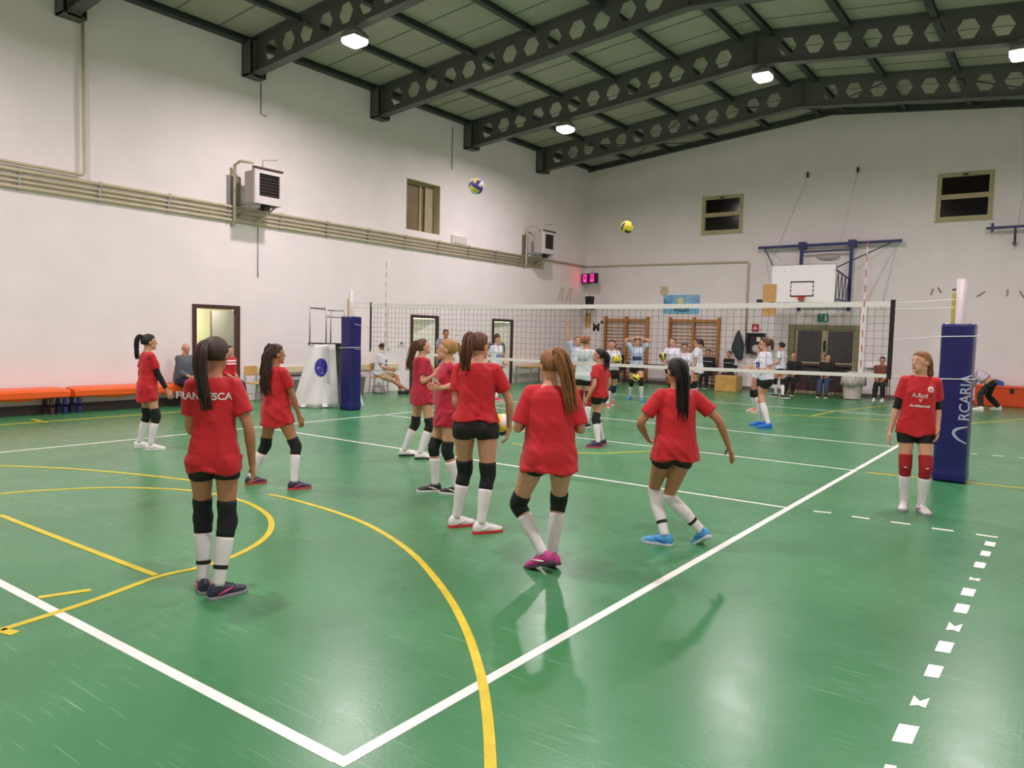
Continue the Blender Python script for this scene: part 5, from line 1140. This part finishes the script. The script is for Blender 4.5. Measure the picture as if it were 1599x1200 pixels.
person(dict(H=1.72,face=20,lf=(903,667),rf=(917,668),lfd=10,rfd=20,hem=.86,fit=.024,shirt=GJER,pads=PADR,pu=.2,pd=.1,hair=BLDB,skin=1,head=40,far=True,rh=('l',.02,.25,-.25),lh=('l',.0,.2,-.36),shoe=BLKS,sole=WHITEP,tail=None,print=[('r','',(.2,.05),'b',0,.34,mat('print_grey','8d99a3',.6),0)]),'player in pale grey shirt seen from behind just past the net, hair pinned up',FT)
pL=person(dict(H=1.73,face=175,lf=(956,633),rf=(949,637),lfd=178,rfd=172,hem=.86,fit=.022,shirt=WJER,hair=BRN,skin=1,head=190,far=True,lh=('p',965,563,-.25),rh=('p',956,565,-.28),pads=PADN,shoe=REDF,sole=WHITEP,tail=[(.04,.06,.05),(.07,.07,.0),(.07,.07,-.09)],tw_=.025,print=[('r','',(.22,.04),'f',0,.22,DBPR,0)]),'player in a white shirt facing the camera and holding a yellow ball at her waist',FT)
pM=person(dict(H=1.75,face=180,lf=(1002,627),rf=(983,624),lfd=175,rfd=200,hem=.88,fit=.02,shirt=LBJER,hair=BRN,skin=1,head=182,hpitch=-.2,far=True,lh=('h',-.085,.0,.1),rh=('h',.085,.0,.1),lp=(1,0,.12),rp=(-1,0,.12),shoe=BLUES,sole=BLUES,sock=SOCK,tail=[(.03,.06,.0),(.05,.07,-.06),(.05,.07,-.12)],tw_=.025,print=[('r','',(.24,.12),'f',0,.25,DBPR,0),('t','TEAM',.1,'f',0,.31,WPR,.004)] if False else [('r','',(.24,.10),'f',0,.24,DBPR,0)]),'player in a pale blue shirt with both hands on her head, elbows out',FT)
pN=person(dict(H=1.74,face=168,at=(*fl(1047,630)[:2],0),lf=('l',.1,.0),rf=('l',-.1,.05),hem=.86,fit=.022,shirt=WJER,hair=BRM,skin=1,head=200,far=True,lh=('l',0,.2,-.36),rh=('p',1040,566,-.3),shoe=WHITEP,tail=None),'white-shirted player holding a yellow and blue ball by the right wall bars',FT)
person(dict(H=1.72,face=-70,at=(*fl(1086,631)[:2],0),lf=('l',-.1,.0),rf=('l',.1,.05),hem=.78,fit=.026,shirt=WJER,hair=BRN,skin=0,head=-85,far=True,shoe=WHITEP,tail=[(.075,0,.07),(.11,0,.05),(.13,0,-.04),(.14,0,-.12)],tw_=.04),'player in long white shirt looking left, dark ponytail, before right wall bars',FT)
person(dict(H=1.6,face=170,at=(*fl(1065,641)[:2],0),lf=('l',-.1,.0),rf=('l',.1,.05),hem=.84,fit=.02,shirt=WJER,hair=BRN,skin=0,head=180,hpitch=-.1,far=True,shoe=WHITEP,tail=None),'player whose face shows just above the black-haired walking player',FT)
person(dict(H=1.72,face=165,at=(*fl(899,636)[:2],0),lf=('l',.1,.0),rf=('l',-.1,.05),hem=.84,fit=.022,shirt=LBJER,hair=BLDB,skin=1,head=170,far=True,rh=('p',885,506,-.1),rp=(-1,0,-.2),rhd=(0,0,1),rc=.1,rarm=.0,lh=None,shoe=WHITEP,tail=None,print=[('r','',(.22,.1),'f',0,.28,DBPR,0)]),'fair player near the far corner with one arm raised high',FT)
person(dict(H=1.74,face=140,lf=(777,627),rf=(770,624),lfd=120,rfd=120,hem=.84,fit=.022,shirt=WJER,hair=BRN,skin=1,head=120,far=True,larm=.6,lh=('l',.02,.18,-.4),rh=('l',0,.1,-.44),shoe=REDF,sole=WHITEP,pads=PADR,tail=[(-.05,.04,.05),(-.08,.04,.0),(-.08,.04,-.1)],tw_=.025,print=[('t','ABA',.11,'f',0,.27,BPR,.003)]),'player in a white shirt with blue letters standing before the right-hand doorway',FT)
# balls held
ball(pL['pp'](963,561,-.42),.105,'yellow volleyball held at the waist by the player in white facing the camera',(.3,.2,.8),[BY,BB,BY])
ball(pN['pp'](1035,557,-.4),.105,'yellow and dark blue volleyball held up left of the black ponytail',(1.2,.4,.3),[BY,BB,BB])
# ---------------------------------------------------------------- spectators and staff
def seat(x,y,facedeg,H,label,hz=.5,**k):
    """seated on a 0.45 m seat, facing world direction facedeg (0=+x, 90=+y)"""
    P_=V((x,y,0)); A=P_-CP; A.z=0; A.normalize(); R=V((A.y,-A.x,0)); f=V((math.cos(math.radians(facedeg)),math.sin(math.radians(facedeg)),0))
    face=math.degrees(math.atan2(f.dot(R),f.dot(A))); s_=H/1.65
    at=P_+f*.42*s_
    dd=dict(H=H,face=face,head=face+k.pop('turn',0),at=(at.x,at.y,0),lf=('l',-.11,.0),rf=('l',.11,.03),pel=(0,-.42*s_,hz),lkp=None,rkp=None,far=True,pads=None,lh=('l',-.08,.26,-.36),rh=('l',-.08,.26,-.36),lean=(0,.06),tail=None,hairstyle='short')
    dd.update(k); dd['lkp']=None
    return person(dd,label)
seat(-12.93,7.0-.1,12,1.72,'elderly bald man in grey jacket sitting on the orange bench',male=True,hz=.55,shirt=GREYC,sleeve=.46,fit=.03,trouser=True,shorts=NAVYC,hairstyle='bald',hpitch=-.45,lean=(0,.12),nosock=True,shoe=WHITEP,turn=20)
U_=seat(-12.85,12.55,35,1.78,'seated man in black cap, white T-shirt and beige shorts by the left wall',male=True,hz=.54,shirt=WJER,fit=.03,shorts=KHAKI,shl=.34,loose=False,nosock=True,hair=BRN,cap=True,hpitch=-.4,lean=(0,.08),skin=2,shoe=BLKS,sole=BLKS,lf=('l',-.02,.12),rf=('l',-.02,.36),print=[('r','',(.2,.06),'f',0,.34,GREYC,0),('r','',(.22,.05),'f',0,.24,GREYC,0)])
chair((-12.55,7.78,0),(1,-.2,0),'wooden chair in the first doorway, under the person in a striped red top',WOODL,GREYM)
seat(-12.6,7.75,0,1.66,'person in red top with white stripes sitting at the first doorway',male=False,hz=.53,shirt=RED,sleeve=.4,hair=BRN,trouser=True,shorts=NAVYC,nosock=True,print=[('r','',(.3,.03),'f',0,.45,WPR,0),('r','',(.3,.03),'f',0,.39,WPR,0)])
person(dict(H=1.78,face=175,male=True,at=(-12.3,14.6,0),lf=('l',-.11,0),rf=('l',.11,0),hem=.92,fit=.018,shirt=LGREYC,shorts=JEANS,trouser=True,hair=BRN,hairstyle='short',skin=2,head=170,far=True,pads=None,nosock=True,shoe=BLKS,tail=None,print=[('r','',(.3,.04),'f',0,.38,GREYC,0)]),'standing man in grey striped polo shirt and jeans by the second doorway')
person(dict(H=1.7,face=170,male=True,at=(-11.2,15.6,0),lf=('l',-.11,0),rf=('l',.11,0),hem=.86,fit=.018,shirt=GREYC,shorts=NAVYC,trouser=True,hair=BLK,hairstyle='short',skin=2,head=170,far=True,pads=None,nosock=True,shoe=BLKS,tail=None),'person showing only black hair behind the fair-haired player')
seat(-12.2,21.5,-5,1.7,'seated spectator in a violet top beside the wooden table near the far corner',shirt=PURPLE,sleeve=.45,hair=BLK,trouser=True,shorts=BLACKC,nosock=True,shoe=BLKS,hpitch=-.2)
chair((-12.25,21.5,0),(1,0,0),'chair under the spectator in violet near the far corner',WOODL,GREYM)
seat(-11.3,23.3,-80,1.7,'seated dark-haired spectator in black in front of the left wall bars',shirt=BLACKC,sleeve=.45,hair=BLK,trouser=True,shorts=BLACKC,nosock=True,shoe=BLKS)
chair((-11.3,23.25,0),(.1,-1,0),'chair under the dark-haired spectator at the left wall bars',WOODL,GREYM)
sp=[(SPX[0],23.5,'seated spectator in black with pale chest stripe, left of the plywood box',BLACKC,BRN,1.75,True,0),(SPX[1],23.5,'seated spectator in a black jacket with white stripes below the hanging jacket',BLACKC,BRN,1.66,False,0),
 (SPX[2],22.95,'bald seated spectator in a black jacket left of the double door',BLACKC,BRN,1.72,True,0),(SPX[3],22.95,'seated spectator in a black top and blue jeans in front of the double door',BLACKC,BRN,1.74,True,-40),(SPX[4],22.95,'seated spectator in brown, partly hidden by the right end of the net',MAROON,BLK,1.66,True,0)]
for x,y,l,m,hm_,H_,ml,tn in sp:
    seat(x,y,-88,H_,l,male=ml,shirt=m,sleeve=.46,hair=hm_,trouser=True,shorts=JEANS if 'jeans' in l else BLACKC,nosock=True,shoe=BLKS if 'brown' not in l else WHITEP,hairstyle='bald' if 'bald' in l else 'short',turn=tn,hz=.53,
         print=[('r','',(.32,.03),'f',0,.38,LGREYC,0)] if 'stripe' in l else None)
# bending person at the right edge
pb_=person(dict(H=1.72,face=75,male=True,lf=(1530,637),rf=(1560,634),lfd=60,rfd=90,po=(.0,-.12),sink=.10,lean=(0,1.9),fit=.03,hem=1.4,shirt=mat('pale_lilac_top','c9bccb',.7,.05,8),sleeve=.4,shorts=BLACKC,trouser=True,hair=BRN,hairstyle='short',far=True,pads=None,nosock=True,shoe=WHITEP,head=80,hpitch=-1.0,lh=('l',0,.42,-.3),rh=('l',0,.42,-.3)) if False else
 dict(H=1.72,face=-80,male=True,lf=(1556,640),rf=(1528,641),lfd=-80,rfd=-80,po=(0,-.05),sink=.07,lean=(0,1.25),fit=.03,hem=.84,shirt=mat('pale_lilac_top','c9bccb',.7,.05,8),sleeve=.4,shorts=BLACKC,trouser=True,hair=BRN,hairstyle='short',far=True,pads=None,nosock=True,shoe=WHITEP,head=-80,hpitch=-.9,lh=('l',0,.25,-.4),rh=('l',0,.2,-.42)),'person in pale lilac top and black trousers bending forward behind the right post')
o=empty('blue_bag',(*fl(1562,640)[:2],.0),'bright blue folded bag on the orange gym mat behind the bending person','bag')
b=MB(); c=V((.55,YF-.3,.6)); o.location=c; b.loft([[c+V((x*w_,y*.12,z)) for x,y in ((-1,-1),(1,-1),(1,1),(-1,1))] for z,w_ in ((0,.22),(.06,.24),(.12,.2),(.15,.1))]); b.build('bag_body',mat('bag_blue','3c58b4',.5,.1,8),o,bevel=.01); MB().tube([c+V((-.1,-.1,.12)),c+V((-.06,-.13,.17)),c+V((.06,-.13,.17)),c+V((.1,-.1,.12))],.01,6).build('strap',NAVYC,o)
# ball on the floor-side between the two tall players
tF=fl(775,742); P_=depth(785,664,7.05)
ball(P_,.105,'yellow and white volleyball at the hand of the tall player in black shorts',(.9,.1,.4),[BY,BW,BB])
ball(depth(993,590,20.3),.105,'yellow volleyball low behind the knees of the player with hands on her head',(.1,.6,.2),[BY,BY,BB])
# ---------------------------------------------------------------- world and view
w=bpy.data.worlds.new('world'); SC.world=w; w.use_nodes=True; w.node_tree.nodes['Background'].inputs[0].default_value=(.02,.02,.03,1); w.node_tree.nodes['Background'].inputs[1].default_value=.2
SC.view_settings.view_transform='Standard'; SC.view_settings.look='None'; SC.view_settings.gamma=1; SC.view_settings.use_curve_mapping=False; SC.view_settings.exposure=0.0
SC.cycles.max_bounces=8; SC.cycles.diffuse_bounces=5; SC.cycles.sample_clamp_indirect=6; SC.cycles.use_denoising=True
